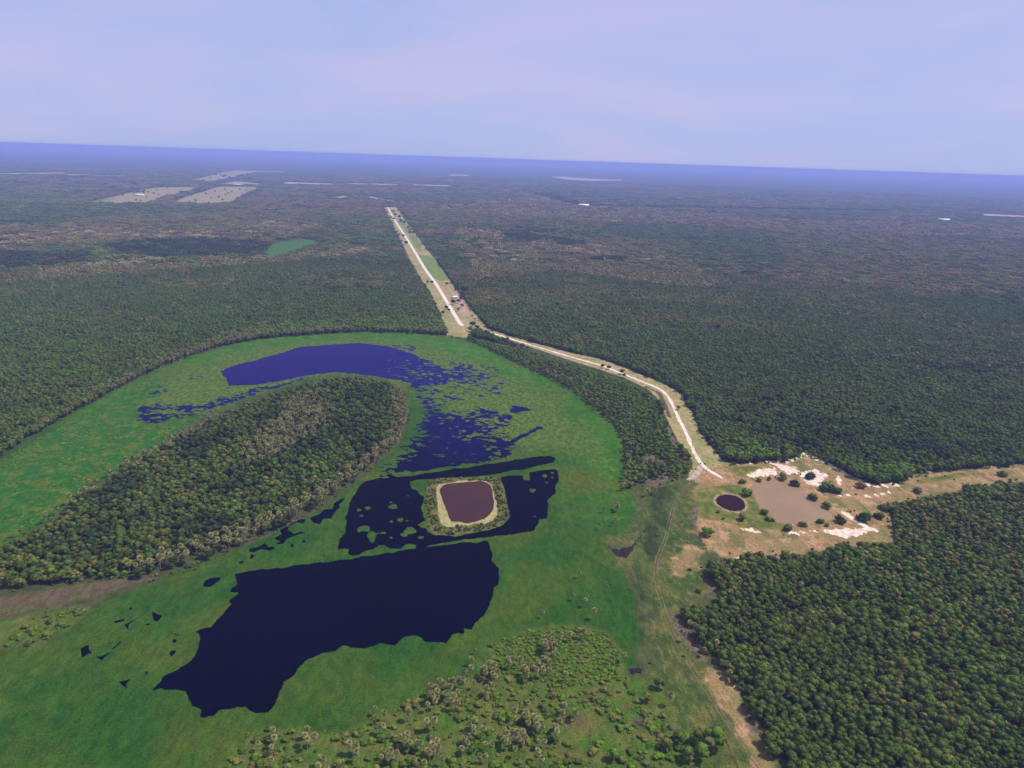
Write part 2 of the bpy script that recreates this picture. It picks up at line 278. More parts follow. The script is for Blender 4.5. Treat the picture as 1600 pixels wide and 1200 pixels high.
def s_math(n, l, op, a, b=None):
    x = n.new('ShaderNodeMath'); x.operation = op
    for i, v in enumerate((a, b)):
        if v is None: continue
        if isinstance(v, (int, float)): x.inputs[i].default_value = v
        else: l.new(v, x.inputs[i])
    return x.outputs[0]
def s_pos(n):
    return n.new('ShaderNodeNewGeometry').outputs['Position']

# ------------------------------------------------------------------ ground: one sheet to the horizon
def ground_attrs(x, y):
    A = {}
    def put(name, polys, w):
        v = np.full(x.shape, -1.0)
        for p in (polys if isinstance(polys, list) else [polys]):
            v = np.maximum(v, np.clip(sdf(p, x, y, w * 2) / w, -1, 1))
        A[name] = v
    put('z_marsh', MARSH, 9); put('z_olive', OLIVEMARSH, 30); put('z_reed', REEDS, 15)
    put('z_meadow', MEADOW, 22); put('z_island', [ISLAND], 4); put('z_bank', BANK, 4)
    put('z_tan', [TAN, TAN2, TAN3], 9); put('z_strip', [STRIP, CORR], 4); put('z_pondgrass', [OLIVE_P, OLIVE_Q, OLIVE_R], 4)
    A['z_lush'] = np.clip(sdf(LUSHGRASS, x, y, 140) / 70, -1, 1)
    put('z_wet', P((1000,765),(1045,757),(1075,755),(1060,800),(1045,850),(1020,900),(1015,960),(1000,1000),(985,930),(990,880),(1000,830),(1015,800)), 8)
    put('z_scrub', [S1, LEFTSHRUB], 8)
    put('z_stripgreen', STRIPGREEN, 5); put('z_beach', [BEACH], 1.0); put('z_berm', [BERM], 2.5)
    put('z_sand', SAND, 3.0); put('z_mud', MUD + [RIMMUD], 4); put('z_darkmud', DARKMUD, 1.6)
    v = A['z_sand']
    for p, h in SANDLINES: v = np.maximum(v, np.clip(linef(p, h * 1.15, x, y, 6) / 2.0, -1, 1))
    A['z_sand'] = v
    A['z_darkmud'] = np.maximum(A['z_darkmud'], np.maximum(np.clip(linef(DARKSTREAK, 1.0, x, y, 4) / 1.5, -1, 1), np.clip(linef(DARKSTREAK2, .8, x, y, 4) / 1.5, -1, 1)))
    v = np.clip(linef(TRACK3, 2.5, x, y, 8) / 2.0, -1, 1)
    v = np.maximum(v, np.clip(linef(BANKTRACK, 2.5, x, y, 8) / 3.0, -1, 1)); A['z_dirt'] = v
    far = np.full(x.shape, -1.0)
    for p in FIELDS: far = np.maximum(far, np.clip(sdf(p, x, y, 60) / 30, -1, 1))
    A['z_field'] = far
    pale = np.full(x.shape, -1.0)
    for p in PALE: pale = np.maximum(pale, np.clip(sdf(p, x, y, 60) / 30, -1, 1))
    A['z_pale'] = pale
    put('z_fargreen', FARGREEN, 12)
    put('z_fargreen2', FARGREEN2, 150)
    A['z_yard'] = np.clip(sdf(STRIPYARD, x, y, 20) / 8, -1, 1)
    A['z_ring'] = np.clip((1.7 - np.abs(sdf(ROUNDPOND, x, y, 10) + .6)) / 1.2, -1, 1)
    return A

def ground_material():
    mt, n, l, b = new_mat('ground_cover')
    pos = s_pos(n)
    def at(name):
        a = n.new('ShaderNodeAttribute'); a.attribute_name = name; return a.outputs['Fac']
    n3 = s_noise(n, l, pos, 0.33, 4, .6); n12 = s_noise(n, l, pos, 0.08, 4, .6); n40 = s_noise(n, l, pos, 0.022, 4, .6, 0.6)
    n300 = s_noise(n, l, pos, 0.0028, 5, .6, 0.5); nfine = s_noise(n, l, pos, 1.1, 3, .65)
    nstk = s_noise(n, l, pos, 0.07, 5, .6, 0.3, (1.0, 0.35, 1))
    nmix = s_math(n, l, 'ADD', s_math(n, l, 'MULTIPLY', n40, .5), s_math(n, l, 'MULTIPLY', n12, .5))
    def zone(name, col, base, lo=-0.25, hi=0.25, amp=1.2, nz=None):
        nz = nz or n12
        v = s_math(n, l, 'ADD', at(name), s_math(n, l, 'MULTIPLY', s_math(n, l, 'SUBTRACT', nz, 0.5), amp * 2))
        return s_mix(n, l, s_ramp(n, l, v, lo, hi), base, col)
    # forest floor / far canopy colour
    c = s_mix(n, l, s_ramp(n, l, n300, .38, .62), (.040, .058, .018), (.085, .068, .034))
    c = s_mix(n, l, s_math(n, l, 'MULTIPLY', s_ramp(n, l, s_noise(n, l, pos, 0.0007, 5, .6, 0.4), .45, .65), .7), c, (.030, .062, .016))
    c = s_mix(n, l, s_math(n, l, 'MULTIPLY', s_ramp(n, l, n40, .35, .7), .5), c, (.040, .062, .016))
    c = s_mix(n, l, s_math(n, l, 'MULTIPLY', s_ramp(n, l, n12, .45, .75), .6), c, (.014, .020, .010))
    # wetland greens
    nhm = s_noise(n, l, pos, 0.28, 4, .65, 0.4, (1.0, 0.5, 1))
    g = s_mix(n, l, s_ramp(n, l, n40, .35, .68), (.016, .062, .005), (.042, .074, .006))
    g = s_mix(n, l, s_ramp(n, l, s_math(n, l, 'ADD', at('z_lush'), s_math(n, l, 'MULTIPLY', n40, .5)), -.6, 1.2), g, s_mix(n, l, s_ramp(n, l, n12, .4, .65), (.024, .112, .005), (.074, .150, .008)))
    g = s_mix(n, l, s_ramp(n, l, s_noise(n, l, pos, 0.011, 3, .5), .5, .75), g, (.066, .076, .009))
    g = s_mix(n, l, s_math(n, l, 'MULTIPLY', s_ramp(n, l, nstk, .42, .75), .4), g, (.045, .105, .014))
    g = s_mix(n, l, s_math(n, l, 'MULTIPLY', s_ramp(n, l, n3, .5, .8), .45), g, (.010, .045, .008))
    c = zone('z_marsh', g, c, amp=.7)
    ol = s_mix(n, l, s_ramp(n, l, nhm, .40, .60), (.042, .090, .008), (.074, .110, .016))
    ol = s_mix(n, l, s_math(n, l, 'MULTIPLY', s_ramp(n, l, n12, .50, .66), .5), ol, (.110, .118, .024))
    ol = s_mix(n, l, s_math(n, l, 'MULTIPLY', s_ramp(n, l, n3, .5, .65), .6), ol, (.036, .082, .016))
    c = zone('z_olive', ol, c, -.5, .6, 1.0, n40)
    rd = s_mix(n, l, s_ramp(n, l, n12, .45, .62), (.020, .088, .008), (.066, .104, .010))
    c = zone('z_reed', rd, c, -.4, .4, 1.0, n40)
    me = s_mix(n, l, s_ramp(n, l, nmix, .42, .58), (.034, .068, .010), (.095, .095, .024))
    me = s_mix(n, l, s_math(n, l, 'MULTIPLY', s_ramp(n, l, nhm, .50, .64), .5), me, (.135, .110, .036))
    me = s_mix(n, l, s_math(n, l, 'MULTIPLY', s_ramp(n, l, nstk, .45, .7), .5), me, (.055, .085, .022))
    me = s_mix(n, l, s_math(n, l, 'MULTIPLY', s_ramp(n, l, n3, .5, .75), .4), me, (.050, .045, .028))
    c = zone('z_meadow', me, c, -.5, .5, 1.4, nmix)
    dg = s_mix(n, l, s_ramp(n, l, n40, .35, .65), (.300, .235, .115), (.200, .195, .070))
    dg = s_mix(n, l, s_ramp(n, l, n12, .5, .72), dg, (.380, .250, .150))
    dg = s_mix(n, l, s_math(n, l, 'MULTIPLY', s_ramp(n, l, n3, .5, .75), .5), dg, (.120, .120, .045))
    sb = s_mix(n, l, s_ramp(n, l, n12, .38, .62), (.045, .095, .010), (.085, .095, .020))
    sb = s_mix(n, l, s_ramp(n, l, n40, .56, .7), sb, (.100, .075, .036))
    c = zone('z_scrub', sb, c, -.5, .5, .8)
    c = zone('z_wet', s_mix(n, l, s_ramp(n, l, nstk, .4, .62), (.028, .040, .012), (.060, .085, .018)), c, -.4, .8, 1.4)
    c = zone('z_strip', dg, c, -.15, .15, .5)
    td = s_mix(n, l, s_ramp(n, l, n40, .38, .62), (.330, .185, .095), (.200, .165, .060))
    td = s_mix(n, l, s_ramp(n, l, nstk, .5, .62), td, (.120, .125, .036))
    td = s_mix(n, l, s_math(n, l, 'MULTIPLY', s_ramp(n, l, n12, .52, .62), .8), td, (.42, .255, .145))
    td = s_mix(n, l, s_math(n, l, 'MULTIPLY', s_ramp(n, l, nhm, .47, .60), .85), td, (.120, .090, .038))
    td = s_mix(n, l, s_math(n, l, 'MULTIPLY', s_ramp(n, l, n3, .52, .72), .6), td, (.330, .225, .150))
    c = zone('z_tan', td, c, -.2, .3, 2.0, nmix)
    c = zone('z_pondgrass', s_mix(n, l, s_ramp(n, l, n12, .4, .65), (.075, .100, .020), (.170, .150, .035)), c, -.4, .4, .8)
    c = zone('z_stripgreen', s_mix(n, l, s_ramp(n, l, n12, .4, .65), (.110, .170, .040), (.160, .180, .060)), c, -.4, .4, .6)
    c = zone('z_bank', s_mix(n, l, s_ramp(n, l, n12, .4, .65), (.085, .058, .036), (.075, .080, .024)), c, -.4, .4, .8)
    c = zone('z_mud', s_mix(n, l, s_ramp(n, l, n3, .4, .65), (.130, .095, .075), (.060, .055, .032)), c, -.3, .5, 1.3)
    c = zone('z_dirt', (.095, .068, .046), c, -.3, .4, .9)
    c = zone('z_darkmud', (.022, .014, .020), c, -.1, .2, 1.0, n3)
    c = zone('z_yard', (.340, .220, .170), c, -.5, .5, .8)
    c = zone('z_berm', s_mix(n, l, n3, (.075, .085, .022), (.130, .110, .040)), c, -.3, .3, .8)
    c = zone('z_beach', s_mix(n, l, n12, (.240, .220, .095), (.320, .270, .130)), c, -.15, .15, .15)
    c = zone('z_ring', (.260, .190, .110), c, -.3, .3, .4, n3)
    sd_ = s_mix(n, l, s_ramp(n, l, n3, .5, .75), (.60, .49, .41), (.38, .25, .17))
    c = zone('z_sand', sd_, c, -.02, .22, 1.6, nhm)
    fd = s_mix(n, l, n40, (.210, .195, .085), (.260, .205, .105))
    c = zone('z_field', fd, c, -.2, .2, .2)
    c = zone('z_pale', (.36, .28, .22), c, -.2, .2, .2)
    c = zone('z_fargreen', s_mix(n, l, n40, (.048, .120, .016), (.040, .090, .016)), c, -.4, .4, 1.6)
    c = zone('z_fargreen2', (.030, .085, .020), c, -.6, .6, .8)
    c = s_mix(n, l, .8, c, s_mix(n, l, s_ramp(n, l, nfine, .25, .75), (.55, .55, .55), (1.45, 1.45, 1.45)), 'MULTIPLY')
    c = s_mix(n, l, .6, c, s_mix(n, l, s_ramp(n, l, nhm, .3, .7), (.6, .6, .6), (1.4, 1.4, 1.4)), 'MULTIPLY')
    l.new(c, b.inputs['Base Color'])
    bp = n.new('ShaderNodeBump'); bp.inputs['Strength'].default_value = .6; bp.inputs['Distance'].default_value = 1.2
    l.new(s_math(n, l, 'ADD', n3, s_math(n, l, 'MULTIPLY', nfine, .4)), bp.inputs['Height']); l.new(bp.outputs[0], b.inputs['Normal'])
    return mt
GMAT = ground_material()
def build_ground():
    rr = [20.0, 60.0, 110.0, 150.0]
    while rr[-1] < 85000: rr.append(rr[-1] * 1.0105)
    rr = np.array(rr)
    fine = np.linspace(R(-47), R(47), 470)
    coarse = np.linspace(R(47), R(313), 60)[1:-1]
    th = np.concatenate([fine, coarse])                   # clockwise from +Y
    T, RR = np.meshgrid(th, rr)
    X = (RR * np.sin(T)).ravel(); Y = (RR * np.cos(T)).ravel()
    nt, nr = len(th), len(rr)
    i = np.arange(nr - 1)[:, None] * nt; j = np.arange(nt)[None, :]; j2 = (j + 1) % nt
    F = np.stack([i + j, i + nt + j, i + nt + j2, i + j2], -1).reshape(-1, 4)[:, ::-1]
    X = np.append(X, 0); Y = np.append(Y, 0); c0 = len(X) - 1
    jj = np.arange(nt); F3 = np.stack([np.full(nt, c0), (jj + 1) % nt, jj], -1)
    V = np.stack([X, Y, np.zeros_like(X)], -1)
    o = obj('ground', mesh_np('ground', V, [F, F3], GMAT, ground_attrs(X, Y)))
    tag(o, kind='structure')
build_ground()

# ------------------------------------------------------------------ water
def water_material(name, base, rough=0.12, spec=0.5, tintc=(1, 1, 1), depth=(0, 0, 0), ns=.02, ior=1.2, north=None):
    mt, n, l, b = new_mat(name)
    pos = s_pos(n)
    c = s_mix(n, l, s_ramp(n, l, s_noise(n, l, pos, ns, 3), .35, .65), base, depth)
    if north:                                   # sky reflection painted into the base colour, stronger towards the far end
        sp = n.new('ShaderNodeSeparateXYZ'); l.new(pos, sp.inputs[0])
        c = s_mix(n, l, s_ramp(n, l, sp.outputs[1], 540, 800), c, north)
    l.new(c, b.inputs['Base Color']); b.inputs['Roughness'].default_value = rough; b.inputs['IOR'].default_value = ior
    b.inputs['Specular IOR Level'].default_value = spec; b.inputs['Specular Tint'].default_value = tintc + (1,)
    bp = n.new('ShaderNodeBump'); bp.inputs['Strength'].default_value = .12; bp.inputs['Distance'].default_value = .05
    l.new(s_noise(n, l, pos, 1.3, 3), bp.inputs['Height']); l.new(bp.outputs[0], b.inputs['Normal'])
    return mt
def clip_mesh(name, X, Y, Fv, z, mat, attrs=None):
    """triangulated part of a grid where the field is positive"""
    nr, nc = X.shape
    idx = np.arange(nr * nc).reshape(nr, nc)
    a, b_, c, d = idx[:-1, :-1].ravel(), idx[:-1, 1:].ravel(), idx[1:, 1:].ravel(), idx[1:, :-1].ravel()
    T = np.concatenate([np.stack([a, b_, c], -1), np.stack([a, c, d], -1)])
    f = Fv.ravel(); xy = np.stack([X.ravel(), Y.ravel()], -1)
    pos = f[T] > 0; k = pos.sum(1); out = [xy[T[k == 3]]]
    def cut(p, q, fp, fq): return p + (q - p) * (fp / (fp - fq))[:, None]
    for cnt in (1, 2):
        S = T[k == cnt]; ps = f[S] > 0
        lone = (ps if cnt == 1 else ~ps).argmax(1); r_ = np.arange(len(S))
        A = S[r_, lone]; B = S[r_, (lone + 1) % 3]; C = S[r_, (lone + 2) % 3]
        AB = cut(xy[A], xy[B], f[A], f[B]); AC = cut(xy[A], xy[C], f[A], f[C])
        if cnt == 1: out.append(np.stack([xy[A], AB, AC], 1))
        else: out += [np.stack([AB, xy[B], xy[C]], 1), np.stack([AB, xy[C], AC], 1)]
    tr = np.concatenate(out)
    ar = (tr[:, 1, 0] - tr[:, 0, 0]) * (tr[:, 2, 1] - tr[:, 0, 1]) - (tr[:, 2, 0] - tr[:, 0, 0]) * (tr[:, 1, 1] - tr[:, 0, 1])
    tr[ar < 0] = tr[ar < 0][:, ::-1]; tr = tr[np.abs(ar) > 1e-5]
    v = tr.reshape(-1, 2); V = np.column_stack([v, np.full(len(v), z)])
    return mesh_np(name, V, np.arange(len(v)).reshape(-1, 3), mat)
WMAT2 = water_material('sky_tinted_water', (.001, .0006, .020), .06, .5, (.40, .32, 1.0), (.003, .002, .042), .006, 1.05, (.007, .003, .088))  # blue of the reflected sky is put into this base colour
WMAT = water_material('dark_water', (.0001, .0001, .0045), .06, .5, (.42, .34, 1.0), (.0002, .0001, .009), ior=1.04)
def build_lagoon():
    ys = [238.0]
    while ys[-1] < 1010: ys.append(ys[-1] * 1.0017)
    U, Y = np.meshgrid(np.arange(-.74, .14, .0016), np.array(ys)); X = U * Y
    n1 = vnoise(X, Y, 5, 3, 4); n2 = vnoise(X * .6, Y, 2.9, 11, 2, .6) * 1.0 + .45 * vnoise(X * .5, Y, 11, 13, 2); n3 = vnoise(X, Y, 26, 21, 3)
    Fl = np.full(X.shape, -50.0)
    def add(p, amp):
        nonlocal Fl
        Fl = np.maximum(Fl, sdf(p, X, Y, 20) + n1 * amp)
    add(WBIG, 1.0); add(WMID, .9)
    for p in CREEK: add(p, .35)
    Fl = np.maximum(Fl, linef(WTAIL, 2.6, X, Y, 20) + n1 * 2.0)
    # ragged, half overgrown water: the share of open water falls off with the distance to the shore of weeds
    def mott(p, dens, soft):
        nonlocal Fl
        s = sdf(p, X, Y, 40); k = np.clip(s / soft + .5, 0, 1) * dens
        Fl = np.maximum(Fl, np.where(s > -soft, (n2 + .35 * n1 + 1.3 * (k * 2 - 1)) * 3 + np.minimum(s + soft, 0), -20))
    add(WTOP, 2.0); mott(WTOPMOT, .62, 10); mott(WUP, 1.0, 24); mott(WUPMOT, .66, 12)
    for p, dn in MOTS: mott(p, dn, 7)
    top = sdf(WTOP, X, Y, 60)
    east = np.clip((X - un(600, 560)[0]) / 60, 0, 1)
    Fl = np.where((top > 0) & (east > 0), np.minimum(Fl, (n2 + .3 * n1 + 1.35 - 1.05 * east) * 3), Fl)
    up_ = sdf(WUP, X, Y, 60) > 0
    nearch = Y < un(700, 705)[1]
    Fl = np.where(up_ & ~nearch, np.minimum(Fl, (n2 + .3 * n1 + .95) * 3), Fl)
    for p in ISLETS: Fl = np.minimum(Fl, -(sdf(p, X, Y, 30) + .8 + n1 * .5))
    for cx, cy, rx, ry in ELL:
        p = P(*[(cx + rx * math.cos(t) * (1 + .25 * math.sin(3 * t + cx)), cy + ry * math.sin(t)) for t in np.linspace(0, 6.28, 13)[:-1]])
        Fl = np.minimum(Fl, -(sdf(p, X, Y, 30) + n1 * .4))
    Fl = np.minimum(Fl, -(sdf(BERM, X, Y, 30) + 0.5))
    cut_ = Y > un(600, 741)[1] + (X - un(600, 741)[0]) * (un(780, 719)[1] - un(600, 741)[1]) / (un(780, 719)[0] - un(600, 741)[0])
    sgn = (Y - (un(600, 742)[1] + (X - un(600, 742)[0]) * (un(780, 719)[1] - un(600, 742)[1]) / (un(780, 719)[0] - un(600, 742)[0])))
    o = obj('lagoon_water', clip_mesh('lagoon_water', X, Y, np.minimum(Fl, -sgn), .06, WMAT)); tag(o, kind='structure')
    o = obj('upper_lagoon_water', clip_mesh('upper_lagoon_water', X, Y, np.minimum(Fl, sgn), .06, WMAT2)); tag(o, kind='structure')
build_lagoon()
def pond(name, poly, mat, z=.06, rag=.4):
    lo, hi = poly.min(0) - 3, poly.max(0) + 3
    st = .8
    X, Y = np.meshgrid(np.arange(lo[0], hi[0], st), np.arange(lo[1], hi[1], st))
    o = obj(name, clip_mesh(name, X, Y, sdf(poly, X, Y, 20) + vnoise(X, Y, 6, 5, 3) * rag, z, mat)); tag(o, kind='structure')
pond('red_pond', REDPOND, water_material('red_water', (.052, .021, .019), .25, .1, (.8, .6, 1), (.040, .018, .020)))
pond('round_pond', ROUNDPOND, water_material('plum_water', (.020, .006, .009), .2, .08, (.7, .6, 1), (.015, .005, .008)), rag=.15)
pond('muddy_pond', BROWNPOND, water_material('muddy_water', (.250, .170, .108), .3, .1, (1, .9, 1), (.215, .145, .094)), rag=.5)

# ------------------------------------------------------------------ roads and tracks
def simple_mat(name, c1, c2, s, lo=.4, hi=.65, rough=.9):
    mt, n, l, b = new_mat(name)
    l.new(s_mix(n, l, s_ramp(n, l, s_noise(n, l, s_pos(n), s, 5, .65), lo, hi), c1, c2), b.inputs['Base Color'])
    b.inputs['Roughness'].default_value = rough
    return mt
def ribbon(name, pts, half, mat, z, seed=0, offset=0.0, rag=.25):
    # resample, smooth and lay a strip with ragged borders
    q = [pts[0]]
    for a, b_ in zip(pts[:-1], pts[1:]):
        k = max(1, int(np.hypot(*(b_ - a)) / 4))
        for i in range(1, k + 1): q.append(a + (b_ - a) * i / k)
    q = np.array(q)
    for _ in range(10): q[1:-1] = (q[:-2] + 2 * q[1:-1] + q[2:]) / 4
    t = np.gradient(q, axis=0); t /= np.hypot(t[:, 0], t[:, 1])[:, None] + 1e-9
    nn = np.stack([-t[:, 1], t[:, 0]], -1); q = q + nn * offset
    w1 = half * (1 + rag * vnoise(q[:, 0], q[:, 1], 9, seed + 1, 3)); w2 = half * (1 + rag * vnoise(q[:, 0], q[:, 1], 9, seed + 2, 3))
    V = np.concatenate([np.column_stack([q + nn * w1[:, None], np.full(len(q), z)]), np.column_stack([q - nn * w2[:, None], np.full(len(q), z)])])
    k = len(q); i = np.arange(k - 1)
    o = obj(name, mesh_np(name, V, np.stack([i, i + k, i + k + 1, i + 1], -1), mat)); tag(o, kind='structure'); return o
LIME = simple_mat('pale_limestone_gravel', (.66, .58, .52), (.48, .39, .32), .15)
LIME2 = simple_mat('trodden_pale_earth', (.42, .34, .29), (.22, .17, .13), .3)
ribbon('runway', RUNWAY, 3.2, LIME, .07, 3, rag=.1)
ribbon('track', TRACK, 1.8, LIME, .07, 4, rag=.45)
ribbon('branch_track', TRACK2, 2.4, LIME2, .05, 6, rag=.4)
RUTM = simple_mat('wheel_rut_earth', (.150, .115, .075), (.080, .072, .036), .25)
for nm, pl, off in (('wheel_rut', RUT, .95), ('wheel_rut', RUT, -.95)):
    ribbon(nm, pl, .30, RUTM, .05, 8 + int(off), off, rag=.7)
DRK = simple_mat('wet_rut_earth', (.045, .045, .022), (.080, .080, .03), .3)
ribbon('wet_rut', RUT2, .5, DRK, .05, 11, 0, rag=.8)

# ------------------------------------------------------------------ vegetation: materials and prototypes
def leaf_mat(name, c1, c2, c3, rnd=.5):
    """c1..c2 vary inside a crown, c3 is the tone some whole trees drift to"""
    mt, n, l, b = new_mat(name)
    pos = s_pos(n)
    oi = n.new('ShaderNodeObjectInfo'); rd = oi.outputs['Random']
    c = s_mix(n, l, s_ramp(n, l, s_noise(n, l, pos, .9, 3, .7), .35, .65), c1, c2)
    v = s_math(n, l, 'ADD', s_math(n, l, 'MULTIPLY', rd, rnd), s_math(n, l, 'MULTIPLY', s_noise(n, l, pos, .010, 4, .6), 1.1))
    c = s_mix(n, l, s_ramp(n, l, v, .45, 1.15), c, c3)
    br = s_math(n, l, 'ADD', .80, s_math(n, l, 'MULTIPLY', s_math(n, l, 'FRACT', s_math(n, l, 'MULTIPLY', rd, 17.31)), .42))
    cmb = n.new('ShaderNodeCombineColor')
    for i in range(3): l.new(br, cmb.inputs[i])
    c = s_mix(n, l, 1.0, c, cmb.outputs[0], 'MULTIPLY')
    l.new(c, b.inputs['Base Color']); b.inputs['Roughness'].default_value = .75
    return mt
LM = {
    'green': leaf_mat('green_foliage', (.046, .086, .011), (.080, .130, .016), (.080, .096, .020)),
    'olive': leaf_mat('olive_foliage', (.105, .118, .022), (.150, .160, .032), (.125, .112, .030)),
    'brown': leaf_mat('brown_foliage', (.150, .105, .048), (.200, .145, .066), (.140, .110, .042)),
    'dark': leaf_mat('dark_foliage', (.024, .048, .012), (.042, .070, .016), (.036, .044, .016)),
    'lush': leaf_mat('lush_foliage', (.060, .125, .010), (.100, .170, .014), (.095, .130, .016)),
    'pale': leaf_mat('pale_scrub_foliage', (.260, .205, .090), (.340, .265, .130), (.220, .200, .075)),
    'palm': leaf_mat('palm_frond', (.190, .200, .066), (.290, .290, .110), (.245, .230, .090), .8),
    'reed': leaf_mat('reed_clump', (.070, .115, .012), (.115, .145, .020), (.050, .115, .014), .8),
    'dead': leaf_mat('dead_twigs', (.170, .130, .115), (.280, .220, .200), (.150, .110, .090), .4),
}
BARK = simple_mat('bark', (.10, .075, .05), (.19, .145, .105), 2.0)
PALMBARK = simple_mat('palm_bark', (.24, .20, .13), (.34, .28, .19), 2.0)
def ico(sub):
    bm_ = __import__('bmesh').new(); __import__('bmesh').ops.create_icosphere(bm_, subdivisions=sub, radius=1)
    V = np.array([v.co[:] for v in bm_.verts]); F = np.array([[v.index for v in f.verts] for f in bm_.faces]); bm_.free(); return V, F
ICO1, ICO2 = ico(1), ico(2)
def crown_geo(rng, r, h, cz, lobes, sub, leaves, leafsize):
    """lumpy lobes plus a coat of small leaf-clump faces"""
    Vs, Fs, n = [], [], 0
    iv, if_ = ICO1 if sub == 1 else ICO2
    cs = []
    for k in range(lobes):
        a = rng.uniform(0, 6.28); d = 0 if k == 0 else rng.uniform(.35, .68) * r
        lr = r * (rng.uniform(.52, .66) if k == 0 else rng.uniform(.32, .52))
        c = np.array([math.cos(a) * d, math.sin(a) * d, cz + (h * .22 if k == 0 else rng.uniform(-.30, .18) * h)])
        cs.append((c, lr))
        v = iv * (1 + rng.uniform(-.22, .22, (len(iv), 1)))
        v = v * lr * np.array([1, 1, .78]) + c
        Vs.append(v); Fs.append(if_ + n); n += len(v)
    V = np.concatenate(Vs); F = np.concatenate(Fs); L = []
    if leaves:
        which = rng.integers(0, lobes, leaves)
        dirs = rng.normal(size=(leaves, 3)); dirs[:, 2] = np.abs(dirs[:, 2]) * .9 - .25; dirs /= np.linalg.norm(dirs, axis=1)[:, None]
        C = np.array([cs[w][0] for w in which]); Rr = np.array([cs[w][1] for w in which])[:, None]
        p = C + dirs * Rr * rng.uniform(.85, 1.22, (leaves, 1)) * np.array([1, 1, .8])
        t1 = np.cross(dirs, rng.normal(size=(leaves, 3))); t1 /= np.linalg.norm(t1, axis=1)[:, None]
        nn = dirs + rng.normal(size=(leaves, 3)) * .55; nn /= np.linalg.norm(nn, axis=1)[:, None]
        t1 = np.cross(nn, t1); t1 /= np.linalg.norm(t1, axis=1)[:, None]; t2 = np.cross(nn, t1)
        s = leafsize * rng.uniform(.5, 1.25, (leaves, 1))
        q = np.stack([p - t1 * s, p - t2 * s * .6, p + t1 * s, p + t2 * s * .6], 1).reshape(-1, 3)
        L = np.arange(len(q)).reshape(-1, 4) + len(V); V = np.concatenate([V, q])
    return V, F, L
def trunk_geo(rng, h, r0, limbs=4, spread=1.4, seg=6):
    V, F = [], []
    def tube(p0, p1, a, b_):
        p0, p1 = np.array(p0, float), np.array(p1, float); d = p1 - p0; d /= np.linalg.norm(d)
        u = np.cross(d, [0, 1, .3]); u /= np.linalg.norm(u); w = np.cross(d, u); n0 = len(V)
        for p, r_ in ((p0, a), ((p0 + p1) / 2 + u * a * .3, (a + b_) / 2), (p1, b_)):
            for k in range(seg):
                t = 6.2832 * k / seg; V.append(p + (u * math.cos(t) + w * math.sin(t)) * r_)
        for ring in range(2):
            for k in range(seg):
                k2 = (k + 1) % seg; F.append([n0 + ring * seg + k, n0 + ring * seg + k2, n0 + (ring + 1) * seg + k2, n0 + (ring + 1) * seg + k])
    tube((0, 0, -.2), (0, 0, h * .5), r0, r0 * .7)
    for k in range(limbs):
        a = 6.2832 * k / max(limbs, 1) + rng.uniform(-.4, .4)
        tube((0, 0, h * .45), (math.cos(a) * spread, math.sin(a) * spread, h * rng.uniform(.8, 1.0)), r0 * .55, r0 * .18)
    return np.array(V), np.array(F)
def palm_crown_geo(rng, top, r, fans=34, blades=6):
    """stiff round fans on short stalks, as on a wax palm"""
    V, F = [], []
    for k in range(fans):
        z = 1 - 1.75 * (k + .5) / fans; a = k * 2.399 + rng.uniform(-.2, .2); rr = math.sqrt(max(0, 1 - z * z))
        d = np.array([rr * math.cos(a), rr * math.sin(a), z]); d /= np.linalg.norm(d)
        side = np.cross(d, [0, 0, 1.0]) if abs(d[2]) < .95 else np.array([1., 0, 0]); side /= np.linalg.norm(side)
        tilt = rng.uniform(-.6, .6); nrm = np.cross(side, d); side = side * math.cos(tilt) + nrm * math.sin(tilt)
        base = np.array([0, 0, top]) + d * r * .35; R_ = r * rng.uniform(.6, .75)
        for b_ in range(blades):
            t = (b_ / (blades - 1) - .5) * 2.6; w = .5 * 2.6 / blades * .85
            def pt(ang, rad): return base + (d * math.cos(ang) + side * math.sin(ang)) * rad - np.array([0, 0, .10 * r * (rad / R_) ** 2])
            n0 = len(V); V += [base, pt(t - w, R_ * .72), pt(t, R_ * rng.uniform(.92, 1.08)), pt(t + w, R_ * .72)]; F.append([n0, n0 + 1, n0 + 2, n0 + 3])
    return np.array(V), np.array(F)
def join(parts):
    V, F4, F3, M4, M3, n = [], [], [], [], [], 0
    for v, f, mi in parts:
        f = np.asarray(f)
        if len(f):
            if f.shape[1] == 4: F4.append(f + n); M4 += [mi] * len(f)
            else: F3.append(f + n); M3 += [mi] * len(f)
        V.append(v); n += len(v)
    return np.concatenate(V), [np.concatenate(a) for a in (F4, F3) if a], M4 + M3

CROWNS = {}; TRUNKS = []; WHOLE = {}
prng = np.random.default_rng(33)
for kind in ('green', 'olive', 'brown', 'dark', 'lush', 'pale'):
    CROWNS[kind] = []; WHOLE[kind] = []
    for v in range(4):
        V, F, L = crown_geo(prng, 3.1, 4.2, 4.6, 9, 1, 420, .42)
        CROWNS[kind].append(mesh_np('crown', V, [L, F], LM[kind]))
        tv, tf = trunk_geo(prng, 4.6, .17)
        if len(TRUNKS) < 4: TRUNKS.append(mesh_np('trunk', tv, tf, BARK))
        VV, FF, MM = join([(V[:len(V)], L, 0), (np.zeros((0, 3)), np.zeros((0, 4), int), 0)])
        # whole tree for the mass of the forest
        VV = np.concatenate([V, tv]); FF = [np.concatenate([L, tf + len(V)]), F]
        WHOLE[kind].append(mesh_np('tree', VV, FF, mats=[LM[kind], BARK], midx=[0] * len(L) + [1] * len(tf) + [0] * len(F)))
